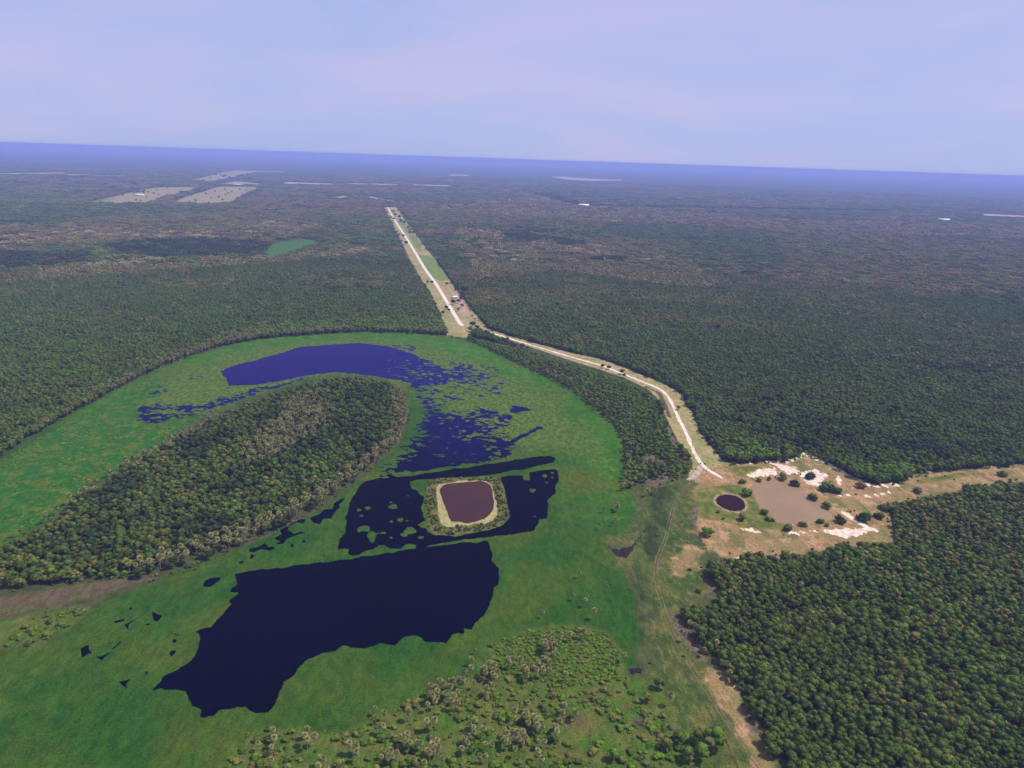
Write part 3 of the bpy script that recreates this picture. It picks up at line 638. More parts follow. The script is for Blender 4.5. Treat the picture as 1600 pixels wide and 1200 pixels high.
# shrubs: crown touches the ground
SHRUBC = {}
for kind in ('green', 'olive', 'dark', 'lush', 'brown'):
    SHRUBC[kind] = []
    for v in range(3):
        V, F, L = crown_geo(prng, 1.5, 1.6, .75, 7, 1, 260, .24)
        V[:, 2] = np.maximum(V[:, 2], 0.02)
        SHRUBC[kind].append(mesh_np('foliage', V, [L, F], LM[kind]))
PALMC, PALMT, PALMW = [], [], []
for v in range(4):
    top = 5.3
    pv, pf = palm_crown_geo(prng, top, 1.45)
    tv, tf = trunk_geo(prng, top * 2, .16, 0)
    dv, df = palm_crown_geo(prng, top - .9, 1.0, 8, 4)      # a few old hanging fans
    pv2 = np.concatenate([pv, dv]); pf2 = np.concatenate([pf, df + len(pv)])
    PALMC.append(mesh_np('palm_crown', pv2, pf2, LM['palm'])); PALMT.append(mesh_np('palm_trunk', tv, tf, PALMBARK))
    PALMW.append(mesh_np('palm', np.concatenate([pv2, tv]), np.concatenate([pf2, tf + len(pv2)]), mats=[LM['palm'], PALMBARK], midx=[0] * len(pf2) + [1] * len(tf)))
REEDM = []
for v in range(4):
    V, F, L = crown_geo(prng, 2.2, .9, .25, 7, 1, 120, .35)
    V[:, 2] = np.maximum(V[:, 2] * .55, -.05)
    REEDM.append(mesh_np('reeds', V, [L, F], LM['reed']))
PATCH = {}
PS = 34.0
for kind in ('green', 'olive', 'brown', 'dark', 'pale'):
    PATCH[kind] = []
    for v in range(3):
        parts = []
        g = np.arange(-PS / 2 + 2.4, PS / 2, 4.9)
        for gx in g:
            for gy in g:
                s = .95 + .55 * float(vnoise(np.array([gx + 500. * v]), np.array([gy + 99. * len(kind)]), 15, 5, 2)[0]) + prng.uniform(-.15, .2); s = max(s, .5)
                V, F, _ = crown_geo(prng, 2.9, 4.2, 4.3, 2, 1, 0, 0)
                V = V * s * np.array([1, 1, 1]) + np.array([gx + prng.uniform(-1.6, 1.6), gy + prng.uniform(-1.6, 1.6), 0])
                parts.append((V, F, 0))
        V, F, M = join(parts); PATCH[kind].append(mesh_np('canopy_patch', V, F, LM[kind]))

def proto_collection(name, meshes):
    c = bpy.data.collections.new(name)
    for i, me in enumerate(meshes):
        o = bpy.data.objects.new('%s_%03d' % (name, i), me); c.objects.link(o)
    return c
def scatter(name, label, cat, coll, x, y, rot, sc, idx, szf=None, group=None):
    """a mass too large to count: points carrying instances"""
    me = bpy.data.meshes.new(name); n = len(x)
    me.vertices.add(n); me.vertices.foreach_set('co', np.column_stack([x, y, np.zeros(n)]).astype(np.float32).ravel())
    for k, v, t in (('rot', rot, 'FLOAT'), ('idx', idx, 'INT')):
        a = me.attributes.new(k, t, 'POINT'); a.data.foreach_set('value', np.asarray(v, np.float32 if t == 'FLOAT' else np.int32))
    sv = np.column_stack([sc, sc, sc if szf is None else sc * szf]).astype(np.float32)
    a = me.attributes.new('scl', 'FLOAT_VECTOR', 'POINT'); a.data.foreach_set('vector', sv.ravel())
    o = obj(name, me)
    ng = bpy.data.node_groups.new(name + '_scatter', 'GeometryNodeTree')
    ng.interface.new_socket('Geometry', in_out='INPUT', socket_type='NodeSocketGeometry')
    ng.interface.new_socket('Geometry', in_out='OUTPUT', socket_type='NodeSocketGeometry')
    N, Lk = ng.nodes, ng.links
    gi, go = N.new('NodeGroupInput'), N.new('NodeGroupOutput')
    ci = N.new('GeometryNodeCollectionInfo'); ci.inputs['Collection'].default_value = coll
    ci.inputs['Separate Children'].default_value = True; ci.inputs['Reset Children'].default_value = True
    ip = N.new('GeometryNodeInstanceOnPoints'); ip.inputs['Pick Instance'].default_value = True
    def attr(k, t):
        q = N.new('GeometryNodeInputNamedAttribute'); q.data_type = t; q.inputs['Name'].default_value = k
        return [s for s in q.outputs if s.name == 'Attribute' and s.enabled][0]
    cx = N.new('ShaderNodeCombineXYZ'); Lk.new(attr('rot', 'FLOAT'), cx.inputs[2])
    Lk.new(gi.outputs[0], ip.inputs['Points']); Lk.new(ci.outputs[0], ip.inputs['Instance'])
    Lk.new(attr('idx', 'INT'), ip.inputs['Instance Index']); Lk.new(cx.outputs[0], ip.inputs['Rotation'])
    Lk.new(attr('scl', 'FLOAT_VECTOR'), ip.inputs['Scale']); Lk.new(ip.outputs[0], go.inputs[0])
    md = o.modifiers.new('scatter', 'NODES'); md.node_group = ng
    tag(o, label, cat, group, 'stuff')
    return o

# ------------------------------------------------------------------ forest
def jgrid(x0, x1, y0, y1, st, seed):
    rg = np.random.default_rng(seed)
    X, Y = np.meshgrid(np.arange(x0, x1, st), np.arange(y0, y1, st))
    X = X + (np.arange(X.shape[0]) % 2)[:, None] * st / 2
    X = (X + rg.uniform(-.42, .42, X.shape) * st).ravel(); Y = (Y + rg.uniform(-.42, .42, Y.shape) * st).ravel()
    return X, Y
def in_view(x, y, mx=90, extra=0):
    px, py = project(x, y)
    return (px > -mx) & (px < 1600 + mx) & (py < 1200 + 60 + extra) & (y > 100)
EXCL = [LAGOON_OUT, STRIP, CORR, RIM]
EXCLFAR = FIELDS + PALE + FARGREEN
def forest_mask(x, y):
    mk = np.ones(x.shape, bool)
    for p in EXCL + EXCLFAR: mk &= ~(inside(p, x, y))
    for p in EXCL: mk &= (sdf(p, x, y, 4) < -1.2)
    for p in EXCL: mk &= ~inside(p, x * 1.022, y * 1.022)
    mk &= linef(SANDLINES[2][0], 3.5, x, y, 4) < 0
    return mk
def blob(x, y, polys):
    r_ = np.zeros(x.shape, bool)
    for p in polys: r_ |= inside(p, x, y)
    return r_
DARKP = [P((140,388),(200,380),(300,374),(400,378),(422,388),(415,398),(350,402),(250,405),(200,402)), P((-60,395),(130,398),(145,410),(60,420),(-60,416)), P((770,366),(850,370),(915,378),(900,386),(800,376)), P((930,400),(985,404),(985,410),(935,408))]
BROWNP = [P((770,385),(900,370),(1050,385),(1060,410),(960,430),(860,425),(760,435),(720,400)), P((1200,360),(1600,380),(1640,450),(1450,470),(1250,430)), P((640,330),(900,325),(1000,345),(900,360),(700,350)), P((0,355),(200,350),(440,320),(520,340),(380,365),(100,385))]
OLIVEP = [P((60,430),(400,400),(600,380),(620,395),(430,412),(200,430),(60,445)), P((960,410),(1100,420),(1140,450),(1040,445),(950,430)), P((330,528),(400,515),(520,502),(690,497),(700,522),(560,516),(400,528)), P((760,440),(780,400),(860,395),(950,420),(860,428))]
PALEP = [P((748,438),(735,412),(705,382),(722,358),(830,370),(930,385),(1040,408),(1130,438),(1110,452),(1040,448),(980,438),(860,424),(790,436)), P((-60,380),(60,366),(160,357),(300,366),(420,345),(500,350),(510,362),(400,374),(300,372),(140,380),(-60,392)),
  P((60,425),(200,408),(420,403),(560,388),(600,392),(430,414),(200,428),(60,440)), P((840,308),(1000,325),(1250,345),(1480,350),(1660,362),(1660,376),(1300,366),(1050,352),(900,345),(650,328),(700,322))]
LUSHP = [P((400,522),(450,508),(560,500),(690,500),(698,522),(560,516)), P((1120,690),(1180,700),(1258,708),(1200,722),(1140,722)), P((1320,740),(1360,735),(1480,730),(1380,756))]
def pick_kind(x, y, rg):
    """0 green 1 olive 2 brown 3 dark 4 lush: whole stands share a tone"""
    far_ = np.clip((np.hypot(x, y) - 900) / 900, 0, 1); a = vnoise(x * .6, y, 210, 41, 4, .6) + .12 * far_; b_ = vnoise(x * .5, y, 420, 51, 4, .6) + .22 * far_; e = rg.normal(0, .20, x.shape) + .40 * vnoise(x, y, 19, 47, 2)
    k = np.zeros(x.shape, int)
    k[(a + e) > .55] = 1
    k[(b_ + e * .9) > .58] = 2
    k[(a * .8 - b_ * .3 + e) < -.72] = 3
    nearby = np.hypot(x, y) < 800
    k[nearby & (k == 2) & (rg.uniform(0, 1, x.shape) < .92)] = 0
    k[nearby & (k == 1) & (rg.uniform(0, 1, x.shape) < .45)] = 0
    r_ = rg.uniform(0, 1, x.shape)
    for polys, kk, pr in ((BROWNP, 2, .5), (BROWNP, 1, .38), (PALEP, 5, .48), (PALEP, 2, .4), (OLIVEP, 1, .6), (DARKP, 3, .9), (LUSHP, 4, .85)):
        ins = blob(x, y, polys); k[ins & (r_ < pr)] = kk; r_ = rg.uniform(0, 1, x.shape)
    k[(rg.uniform(0, 1, x.shape) < .03) & (k == 0)] = 4
    return k
KN = ['green', 'olive', 'brown', 'dark', 'lush', 'pale']
NEAR = 1750.0
fx, fy = jgrid(-1500, 1500, 170, NEAR + 60, 4.05, 5)
keep = in_view(fx, fy, 260, 160) & (np.hypot(fx, fy) < NEAR)
fx, fy = fx[keep], fy[keep]; mk = forest_mask(fx, fy); fx, fy = fx[mk], fy[mk]
rg = np.random.default_rng(9)
fk = pick_kind(fx, fy, rg); fs = rg.uniform(.70, 1.08, len(fx)) * (1 + .30 * vnoise(fx, fy, 15, 61, 2) + .08 * vnoise(fx, fy, 60, 62, 2)); fr = rg.uniform(0, 6.28, len(fx)); fz = rg.uniform(.86, 1.1, len(fx)); fv = rg.integers(0, 4, len(fx))
gap = rg.uniform(0, 1, len(fx)) < .03 + .30 * (vnoise(fx, fy, 17, 71, 3) > .70)
fx, fy, fk, fs, fr, fz, fv = [a[~gap] for a in (fx, fy, fk, fs, fr, fz, fv)]
# island and rim trees join the same wood
ix, iy = jgrid(-900, 400, 300, 1100, 4.5, 15)
isl = inside(ISLAND, ix, iy) & inside(ISLAND, ix * 1.024, iy * 1.024) & in_view(ix, iy); rim = inside(RIM, ix, iy) & inside(RIM, ix * 1.02, iy * 1.02) & ~inside(RIMMUD, ix, iy)
PALMZ = [P((637,650),(625,690),(560,750),(500,790),(430,825),(330,872),(200,903),(190,893),(330,850),(430,805),(500,768),(560,728),(600,692),(615,655),(608,612),(632,615)),
         P((467,620),(495,625),(525,648),(515,663),(475,693),(430,718),(385,738),(370,720),(400,688),(440,653),(450,628)),
         P((-60,735),(0,705),(60,665),(150,616),(250,566),(340,534),(400,523),(400,531),(350,541),(250,575),(150,627),(60,677),(-60,748)),
         P((400,523),(560,514),(700,518),(700,525),(560,519),(400,531)),
         P((150,755),(250,697),(300,675),(330,650),(350,650),(300,690),(200,742),(120,800),(60,830),(60,820)),
         P((820,560),(900,590),(960,625),(990,660),(1000,700),(985,690),(960,665),(930,640),(880,605),(820,575))]
PALMD = [.85, .8, .75, .5, .35, .14]
pmask = np.zeros(ix.shape, bool)
for p, dn in zip(PALMZ, PALMD): pmask |= inside(p, ix, iy) & (rg.uniform(0, 1, ix.shape) < dn)
it = (isl | rim) & ~pmask
tx, ty = ix[it], iy[it]; isr = rim[it]
tk = np.where(isr, rg.choice([0, 1, 4, 2], len(tx), p=[.45, .14, .39, .02]), rg.choice([0, 1, 3, 4, 2], len(tx), p=[.44, .16, .22, .14, .04]))
un_ = .5 + .42 * vnoise(tx, ty, 30, 57, 3) + rg.normal(0, .13, len(tx))
tk = np.where(isr, np.select([un_ < .40, un_ < .55, un_ < .62], [0, 4, 1], 4), np.select([un_ < .38, un_ < .80, un_ < .90], [3, 0, 1], 4))
ts = np.where(isr, rg.uniform(.5, .85, len(tx)), rg.uniform(.6, 1.15, len(tx)))
fx = np.append(fx, tx); fy = np.append(fy, ty); fk = np.append(fk, tk); fs = np.append(fs, ts)
fr = np.append(fr, rg.uniform(0, 6.28, len(tx))); fz = np.append(fz, rg.uniform(.8, 1.15, len(tx))); fv = np.append(fv, rg.integers(0, 4, len(tx)))
# the nearest trees of the stand right of the meadow are objects of their own
px_, py_ = project(fx, fy, 4.0)
vis = (px_ > 5) & (px_ < 1595) & (py_ > 700) & (py_ < 1196) & (px_ > 1000)
d = np.where(vis, np.hypot(fx, fy), 1e9); order = np.argsort(d)[:285]
sel = np.zeros(len(fx), bool); sel[order] = True
for i in order:
    t = empty('forest_tree', (fx[i], fy[i], 0), fr[i], fs[i]); t.scale = (fs[i], fs[i], fs[i] * fz[i])
    tag(t, 'round-crowned tree in the nearest part of the dense forest right of the meadow', 'tree', 'nearest trees of the forest right of the meadow')
    obj('crown', CROWNS[KN[fk[i]]][fv[i]], t); obj('trunk', TRUNKS[fv[i]], t)
C_TREE = proto_collection('tree_kind', [m_ for k in KN for m_ in WHOLE[k]])
r_ = ~sel
scatter('forest', 'dense dark green and brownish dry forest covering the plain', 'forest', C_TREE, fx[r_], fy[r_], fr[r_], fs[r_], fk[r_] * 4 + fv[r_], fz[r_])
# farther: whole patches of canopy
C_PATCH = proto_collection('patch_kind', [m_ for k in KN[:4] + ['pale'] for m_ in PATCH[k]])
def far_patches(r0, r1, st, seed, name, scl):
    X, Y = jgrid(-r1 * .85, r1 * .85, r0 * .6, r1, st, seed); X = X; Y = Y
    dd = np.hypot(X, Y); k = (dd > r0) & (dd < r1) & in_view(X, Y, 220); X, Y = X[k], Y[k]
    mk = np.ones(X.shape, bool)
    for p in EXCLFAR + [STRIP]: mk &= sdf(p, X, Y, st) < -st * (.5 if any(p is q for q in PALE) else .38)
    X, Y = X[mk], Y[mk]; g = np.random.default_rng(seed + 1)
    kk = pick_kind(X, Y, g); kk[kk == 4] = 1; kk[kk == 5] = 4; ln = linef(DARKLINE, 34, X, Y, 60) > 0; kk[ln] = 3
    return X, Y, g.integers(0, 4, len(X)) * math.pi / 2, np.full(len(X), scl) * g.uniform(.95, 1.1, len(X)) * np.where(ln, 1.5, 1), kk * 3 + g.integers(0, 3, len(X))
A1 = far_patches(NEAR - 15, 4200, 31, 81, 'a', 1.0); A2 = far_patches(4190, 9500, 62, 91, 'b', 2.0)
cat_ = [np.concatenate([u, v]) for u, v in zip(A1, A2)]
zf = np.concatenate([np.ones(len(A1[0])), np.full(len(A2[0]), .55)])
scatter('far_forest', 'distant forest canopy fading to blue towards the horizon', 'forest', C_PATCH, *cat_, szf=zf)
print('trees', len(fx), 'patches', len(cat_[0]))

# ------------------------------------------------------------------ palms
plx, ply = [], []
gx, gy = jgrid(-900, 420, 300, 1100, 3.6, 25)
gx2 = in_view(gx, gy)
gx, gy = gx[gx2], gy[gx2]
for p, dn in zip(PALMZ, PALMD):
    k = inside(p, gx, gy) & (rg.uniform(0, 1, gx.shape) < dn * .75); plx += list(gx[k]); ply += list(gy[k])
CL = [(482,1150,5),(423,1163,5),(550,1173,5),(593,1120,3),(600,1140,2),(638,1118,1),(680,1087,8),(700,1077,8),(717,1067,4),(733,1050,4),(763,1047,10),(790,1033,4),(713,1100,5),(677,1133,3),(633,1160,8),(607,1183,9),(677,1173,7),(740,1147,6),(730,1170,6),(783,1147,3),(793,1167,5),
  (503,1197,5),(417,1197,2),(857,1000,9),(860,1017,7),(827,1047,9),(853,1040,7),(900,993,4),(820,1117,8),(837,1130,7),(863,1137,5),(813,1150,7),(893,1110,3),(772,1060,4),(655,1180,5),(760,1180,4),(840,1175,4),
  (979,712,3),(980,725,4),(978,740,4),(977,755,4),(963,790,5),(961,813,2),(1000,745,3),(1008,768,3),(1020,765,2),(1003,725,3),(995,700,4),(985,690,4),(1085,985,3),(1110,1010,3),(1075,1000,2),(1135,1045,2)]
for cx, cy, n_ in CL:
    s_ = 7 if cy > 850 else 2.5
    for k in range(n_):
        a, b_ = un(cx + rg.normal(0, s_), cy + 8 + rg.normal(0, s_)); plx.append(a); ply.append(b_)
LONE = [(905,903,'grey-green palm alone on the marsh, uppermost of those right of the big pool', .9), (896,938,'small palm on the green marsh just left of its slightly taller neighbour', .75), (914,948,'palm on the green marsh just right of a smaller palm', .95),
  (928,967,'twin-crowned palm at the marsh edge just above the shrub patch', 1.15), (848,965,'lone palm at the upper left tip of the lush shrub patch', .8), (974,1035,'slim palm at the right edge of the lush shrub patch', .95), (1046,1102,'leaning palm at the meadow edge above the pale dead brush', 1.2),
  (878,1126,'lone palm in open shrubland left of the dark bare soil', 1.0), (883,1066,'lone round-headed palm below the palm clump in the lush shrubs', 1.05), (638,1125,'lone pale palm in the grass left of the long palm clump', 1.1), (668,1112,'pale palm standing just in front of the long palm clump', .9),
  (943,801,'palm with a dark shadow standing on the marsh left of the palm column', .9), (937,827,'bushy palm lowest of the marsh palms left of the meadow mud', .9), (743,1022,'small pale palm on the marsh between the big pool and the shrubs', .6)]
for i, (cx, cy, lab, s_) in enumerate(LONE):
    a, b_ = un(cx, cy); t = empty('palm_tree', (a, b_, 0), i * 1.3, s_)
    tag(t, lab, 'palm tree'); obj('palm_crown', PALMC[i % 4], t); obj('palm_trunk', PALMT[i % 4], t)
plx, ply = np.array(plx), np.array(ply); prg = np.random.default_rng(44)
ps = prg.uniform(.75, 1.15, len(plx)); ps = np.where(inside(LAGOON_OUT, plx, ply) & ((project(plx, ply)[1] < 915) & (project(plx, ply)[0] < 660)) | (ply > un(800, 640)[1]), ps * 1.3, ps); pr = prg.uniform(0, 6.28, len(plx)); pv_ = prg.integers(0, 4, len(plx))
qx, qy = project(plx, ply, 5.0); vis = (qx > 3) & (qx < 1597) & (qy < 1196)
d = np.where(vis, np.hypot(plx, ply), 1e9); order = np.argsort(d)[:280]; sel = np.zeros(len(plx), bool); sel[order] = True
for i in order:
    t = empty('palm_tree', (plx[i], ply[i], 0), pr[i], ps[i])
    if qx[i] < 960 and qy[i] > 960: lb, gp = 'beige-crowned fan palm in the palm clumps of the foreground shrubland', 'palms in the foreground shrubland'
    elif qx[i] > 1040: lb, gp = 'pale fan palm at the left edge of the forest right of the meadow', 'palms at the forest edge'
    elif qx[i] > 900: lb, gp = 'fan palm in the palm rows between the marsh and the meadow', 'palms between marsh and meadow'
    else: lb, gp = 'beige fan palm on the near edge of the wooded island', 'palms on the near edge of the wooded island'
    tag(t, lb, 'palm tree', gp)
    obj('palm_crown', PALMC[pv_[i]], t); obj('palm_trunk', PALMT[pv_[i]], t)
r_ = ~sel
C_PALM = proto_collection('palm_kind', PALMW)
scatter('palm_grove', 'beige fan palms massed along the island and lagoon shores', 'palm grove', C_PALM, plx[r_], ply[r_], pr[r_], ps[r_], pv_[r_])

# ------------------------------------------------------------------ shrubs
LUSH = P((770,1005),(830,985),(900,978),(950,992),(975,1030),(960,1060),(880,1075),(790,1060))
OPEN = [P((590,1110),(680,1110),(720,1140),(660,1165),(600,1150)), P((890,1100),(960,1120),(1000,1160),(960,1200),(880,1180),(870,1130)), P((500,1170),(570,1165),(590,1185),(520,1190))]
sx, sy = jgrid(-260, 260, 190, 480, 2.5, 35)
k = in_view(sx, sy, 200, 120) & (inside(S1, sx, sy) | inside(LEFTSHRUB, sx, sy))
sx, sy = sx[k], sy[k]; srg = np.random.default_rng(55)
op = blob(sx, sy, OPEN); lu = inside(LUSH, sx, sy); nz = vnoise(sx, sy, 22, 77, 3)
k = (srg.uniform(0, 1, sx.shape) < np.where(op, .12, np.where(lu, .95, .50))) & (lu | op | (nz > -.75))
sx, sy, lu = sx[k], sy[k], lu[k]
ss = np.where(lu, srg.uniform(.7, 1.2, len(sx)), .5 + 1.5 * srg.uniform(0, 1, len(sx)) ** 2)
skd = np.where(lu, srg.choice([3, 0], len(sx), p=[.8, .2]), srg.choice([0, 1, 2, 3, 4], len(sx), p=[.22, .28, .0, .50, .0]))
szz = np.where(lu, srg.uniform(.35, .6, len(sx)), srg.uniform(.45, .8, len(sx)))
# berm of the red pond, rims of the ponds, creek and bank
bx, by = jgrid(-120, 20, 300, 560, 2.2, 36)
kb = inside(BERM, bx, by) & (sdf(BEACH, bx, by, 5) < -.8) & (srg.uniform(0, 1, bx.shape) < .62) & (sdf(BERM, bx, by, 5) > .6)
sx = np.append(sx, bx[kb]); sy = np.append(sy, by[kb]); nb = int(kb.sum())
ss = np.append(ss, srg.uniform(.45, 1.15, nb)); skd = np.append(skd, srg.choice([0, 1, 2, 3], nb, p=[.3, .35, .15, .2])); szz = np.append(szz, srg.uniform(.7, 1.1, nb))
ex, ey = jgrid(-900, 500, 260, 1100, 4.2, 37)
edge = np.minimum(np.abs(sdf(ISLAND, ex, ey, 9)), np.abs(sdf(RIM, ex, ey, 9))) < 3.2
mud_ = inside(RIMMUD, ex, ey) & (srg.uniform(0, 1, ex.shape) < .3)
brm = inside(P((130,912),(215,903),(330,876),(330,884),(240,908),(150,918)), ex, ey)
tn = (inside(TAN, ex, ey) & (sdf(BROWNPOND, ex, ey, 5) < -1.5) & (sdf(ROUNDPOND, ex, ey, 5) < -3) & (srg.uniform(0, 1, ex.shape) < .015))
brim = (np.abs(sdf(BROWNPOND, ex, ey, 9) + 3.2) < 2.2) & (srg.uniform(0, 1, ex.shape) < .14)
mdw = inside(MEADOW, ex, ey) & (srg.uniform(0, 1, ex.shape) < .02)
edge2 = (np.abs(sdf(LAGOON_OUT, ex, ey, 9) + 1.0) < 2.5) & (srg.uniform(0, 1, ex.shape) < .5)
ke = in_view(ex, ey) & ((edge & (srg.uniform(0, 1, ex.shape) < .6)) | mud_ | tn | brim | mdw | edge2 | (brm & (srg.uniform(0, 1, ex.shape) < .3)))
for cx, cy, q1, q2 in ((1196,775,30,18),): pass
ne = int(ke.sum()); sx = np.append(sx, ex[ke]); sy = np.append(sy, ey[ke]); ss = np.append(ss, srg.uniform(.45, 1.0, ne)); skd = np.append(skd, srg.choice([0, 1, 2, 3, 4], ne, p=[.3, .3, .1, .2, .1])); szz = np.append(szz, srg.uniform(.7, 1.2, ne))
SK = ['green', 'olive', 'dark', 'lush', 'brown']
sr = srg.uniform(0, 6.28, len(sx)); sv_ = srg.integers(0, 3, len(sx))
qx, qy = project(sx, sy, 1.0); vis = (qx > 3) & (qx < 1597) & (qy < 1197)
size = np.where(vis, ss / np.hypot(np.hypot(sx, sy), 250), -1); order = np.argsort(-size)[:275]; sel = np.zeros(len(sx), bool); sel[order] = True
for i in order:
    t = obj('shrub', SHRUBC[SK[skd[i]]][sv_[i]]); t.location = (sx[i], sy[i], 0); t.rotation_euler = (0, 0, sr[i]); t.scale = (ss[i], ss[i], ss[i] * szz[i])
    if qx[i] < 300: lb, gp = 'rounded green shrub in the patch left of the marsh below the brown bank', 'shrubs below the brown bank'
    elif qx[i] > 300 and qy[i] > 970: lb, gp = 'large rounded shrub among palms in the foreground shrubland', 'large shrubs of the foreground shrubland'
    else: lb, gp = 'rounded green shrub at the edge of meadow and water', 'shrubs at the edge of meadow and water'
    tag(t, lb, 'shrub', gp)
C_SH = proto_collection('shrub_kind', [m_ for k in SK for m_ in SHRUBC[k]]); r_ = ~sel
scatter('shrub_thicket', 'low green and olive thicket between palms, round the ponds and along the shores', 'thicket', C_SH, sx[r_], sy[r_], sr[r_], ss[r_], skd[r_] * 3 + sv_[r_], szz[r_])
# reeds
rx, ry = jgrid(-900, 200, 330, 900, 4.0, 38)
k = in_view(rx, ry) & inside(REEDS, rx, ry) & (vnoise(rx, ry, 16, 88, 4, .6) > .10) & (sdf(ISLAND, rx, ry, 5) < -2)
rx, ry = rx[k], ry[k]
C_RD = proto_collection('reed_kind', REEDM)
scatter('reed_bed', 'golden green reed clumps over the marsh left of the upper lagoon', 'reeds', C_RD, rx, ry, srg.uniform(0, 6.28, len(rx)), srg.uniform(.5, 1.15, len(rx)), srg.integers(0, 4, len(rx)), srg.uniform(.4, .9, len(rx)))
print('palms', len(plx), 'shrubs', len(sx), 'reeds', len(rx))

# ------------------------------------------------------------------ bushes and trees that stand by themselves
def px_size(cx, cy):
    a, b_ = un(cx, cy); return F_PX / (b_ * fwd.y + CAM_H * -fwd.z * 1.0)
def lone_tree(cx, cy, rpx, kind, lab, cat='bush', name='bush', squash=1.0, group=None, v=0):
    a, b_ = un(cx, cy); s_ = .9 * rpx / px_size(cx, cy)
    if cat == 'bush':
        t = obj(name, None) if False else empty(name, (a, b_, 0), v * 1.7, s_ / 1.45); t.scale.z *= squash
        obj('foliage', SHRUBC[kind if kind in SHRUBC else 'green'][v % 3], t)
        st = obj('stem', TRUNKS[v % 4], t); st.scale = (.3, .3, .22)
    else:
        t = empty(name, (a, b_, 0), v * 1.7, s_ / 3.0); t.scale.z *= squash
        obj('crown', CROWNS[kind][v % 4], t); obj('trunk', TRUNKS[v % 4], t)
    tag(t, lab, cat, group); return t
BUSH = [(1160,755,6.5,'lush','round bush beside the end of the white track, above left of the muddy pond'), (1166.5,774,10,'lush','largest round bush on the left shore of the muddy pond, below its top left corner'),
  (1193,803,8,'green','round bush on the left shore of the muddy pond, middle of that shore'), (1200,813,6,'lush','flat bush on the left shore below the middle round one'), (1206,814,5,'green','small bush touching the flat one at the lower left shore of the muddy pond'),
  (1158,812,9,'green','dark round bush at the lower right rim of the round pond'), (1122.5,801,4,'olive','tiny bush below left of the round pond'), (1104,836,12,'lush','broad bush alone in the grass below left of the round pond'),
  (1231,828,9,'green','round bush at the lower left corner of the muddy pond'), (1254,822,7,'lush','upright bush on the lower shore of the muddy pond, left of centre'), (1281,817,6.5,'green','bush on the lower shore of the muddy pond, right of centre'),
  (1312,816,10,'dark','dark spreading bush at the lower right corner of the muddy pond'), (1291,793,9,'lush','bush on the right bank of the muddy pond, lower of the two round ones'), (1269,780,9,'green','bush on the right bank of the muddy pond, upper of the two round ones'),
  (1241,758,9,'dark','dark bush at the upper right bank of the muddy pond by the white sand'), (1222,749,9,'green','wide bush on the upper shore of the muddy pond'), (1186,752,6,'olive','low olive bush on the upper left shore of the muddy pond'),
  (1202,750,5,'olive','small olive bush in the middle of the upper shore of the muddy pond'), (1266,747,9,'dark','dark rounded bush alone on the white sand'), (1345,762,9,'brown','low brown bush at the foot of the sandy bank near the forest corner'),
  (1350,813,13,'dark','big dark bush between the muddy pond and the forest, left of its smaller neighbour'), (1373,809,9,'green','bush touching the right side of the big dark one near the forest'), (1092,925,6,'lush','small bright bush in the dry grass left of the forest notch'),
  (1434,769,8,'brown','thin brownish bush alone on the dry grass of the cleared lane'), (1566,744,8,'olive','olive bush in the cleared lane at the far right'), (1292,822,5,'olive','low olive bush on the lower shore beside the white sand'), (1130,793+18,3.5,'olive','smallest bush in the grass under the round pond')]
for i, (cx, cy, r_, kd, lb) in enumerate(BUSH): lone_tree(cx, cy, r_, kd, lb, v=i)
lone_tree(1292,766,14,'green','tall bush clump on the white sand, left and larger of the pair','bush','bush',.95,v=1)
lone_tree(1306,770,10,'green','smaller right bush of the pair on the white sand','bush','bush',.9,v=2)
lone_tree(1388,797,14,'green','broad bush where the cleared lane meets the corner of the right forest','bush','bush',.8,v=3)
lone_tree(1117,1166,19,'lush','large bright round tree beside the wheel ruts in the foreground','tree','tree',.9,v=2)
for i, (cx, cy, r_, kd, lb) in enumerate([(1088,1160,14,'green','tree just left of the bright round tree in the foreground'), (1096,1185,15,'lush','yellowish tree below left of the bright round tree'), (1072,1188,14,'green','tree at the lower edge, left of the yellowish tree'), (1060,1160,11,'green','small tree right below the dead brush'),
     (957,1185,11,'lush','bright round tree alone in open grass at the lower edge'), (1040,1170,11,'olive','olive tree below the pale dead brush'), (1010,1095,9,'olive','olive tree on the meadow side of the shrubland'), (1030,1075,10,'green','tree at the upper right corner of the shrubland by the dark soil')]):
    lone_tree(cx, cy, r_, kd, lb, 'tree', 'tree', .85, v=i)
# trees of the airstrip
ST = [(728,456,4,'dark'),(724,463,4.5,'dark'),(734,468,3.5,'dark'),(718,449,5,'dark'),(729,473,3.5,'green'),(712,455,3.5,'dark'),(740,480,2.5,'olive'),(735,486,2.5,'green'),(640,362,3,'green'),(626,348,3.5,'dark'),(646,366,3,'dark'),(722,452,4,'dark'),(726,457,6,'dark'),(731,463,4,'green'),(712,447,2,'green'),(698,446,3,'dark'),(675,444,3.5,'dark'),(668,443,3,'dark'),(708,476,5,'dark'),(716,474,4,'dark'),(720,470,4,'dark'),(697,484,4,'dark'),(701,487,3,'dark'),(692,492,4,'dark'),(738,495,2,'green'),(742,500,2,'green'),
      (738,512,6,'dark'),(745,516,5,'dark'),(750,519,4,'dark'),(735,518,4,'green'),(634,383,4,'dark'),(630,371,3,'green'),(614,333,3,'dark'),(618,338,3,'dark'),(624,342,3.5,'dark'),(611,342,2.5,'dark'),(615,344,2.5,'dark'),(632,350,3,'dark'),(638,358,3,'dark'),(641,366,3,'dark'),(608,325,2.5,'dark'),
      (942,575,4,'dark'),(951,577,4,'green'),(972,585,5,'dark'),(975,590,4,'dark'),(716,486,3.5,'olive'),(722,480,3.5,'olive'),(1060,640,4,'green')]
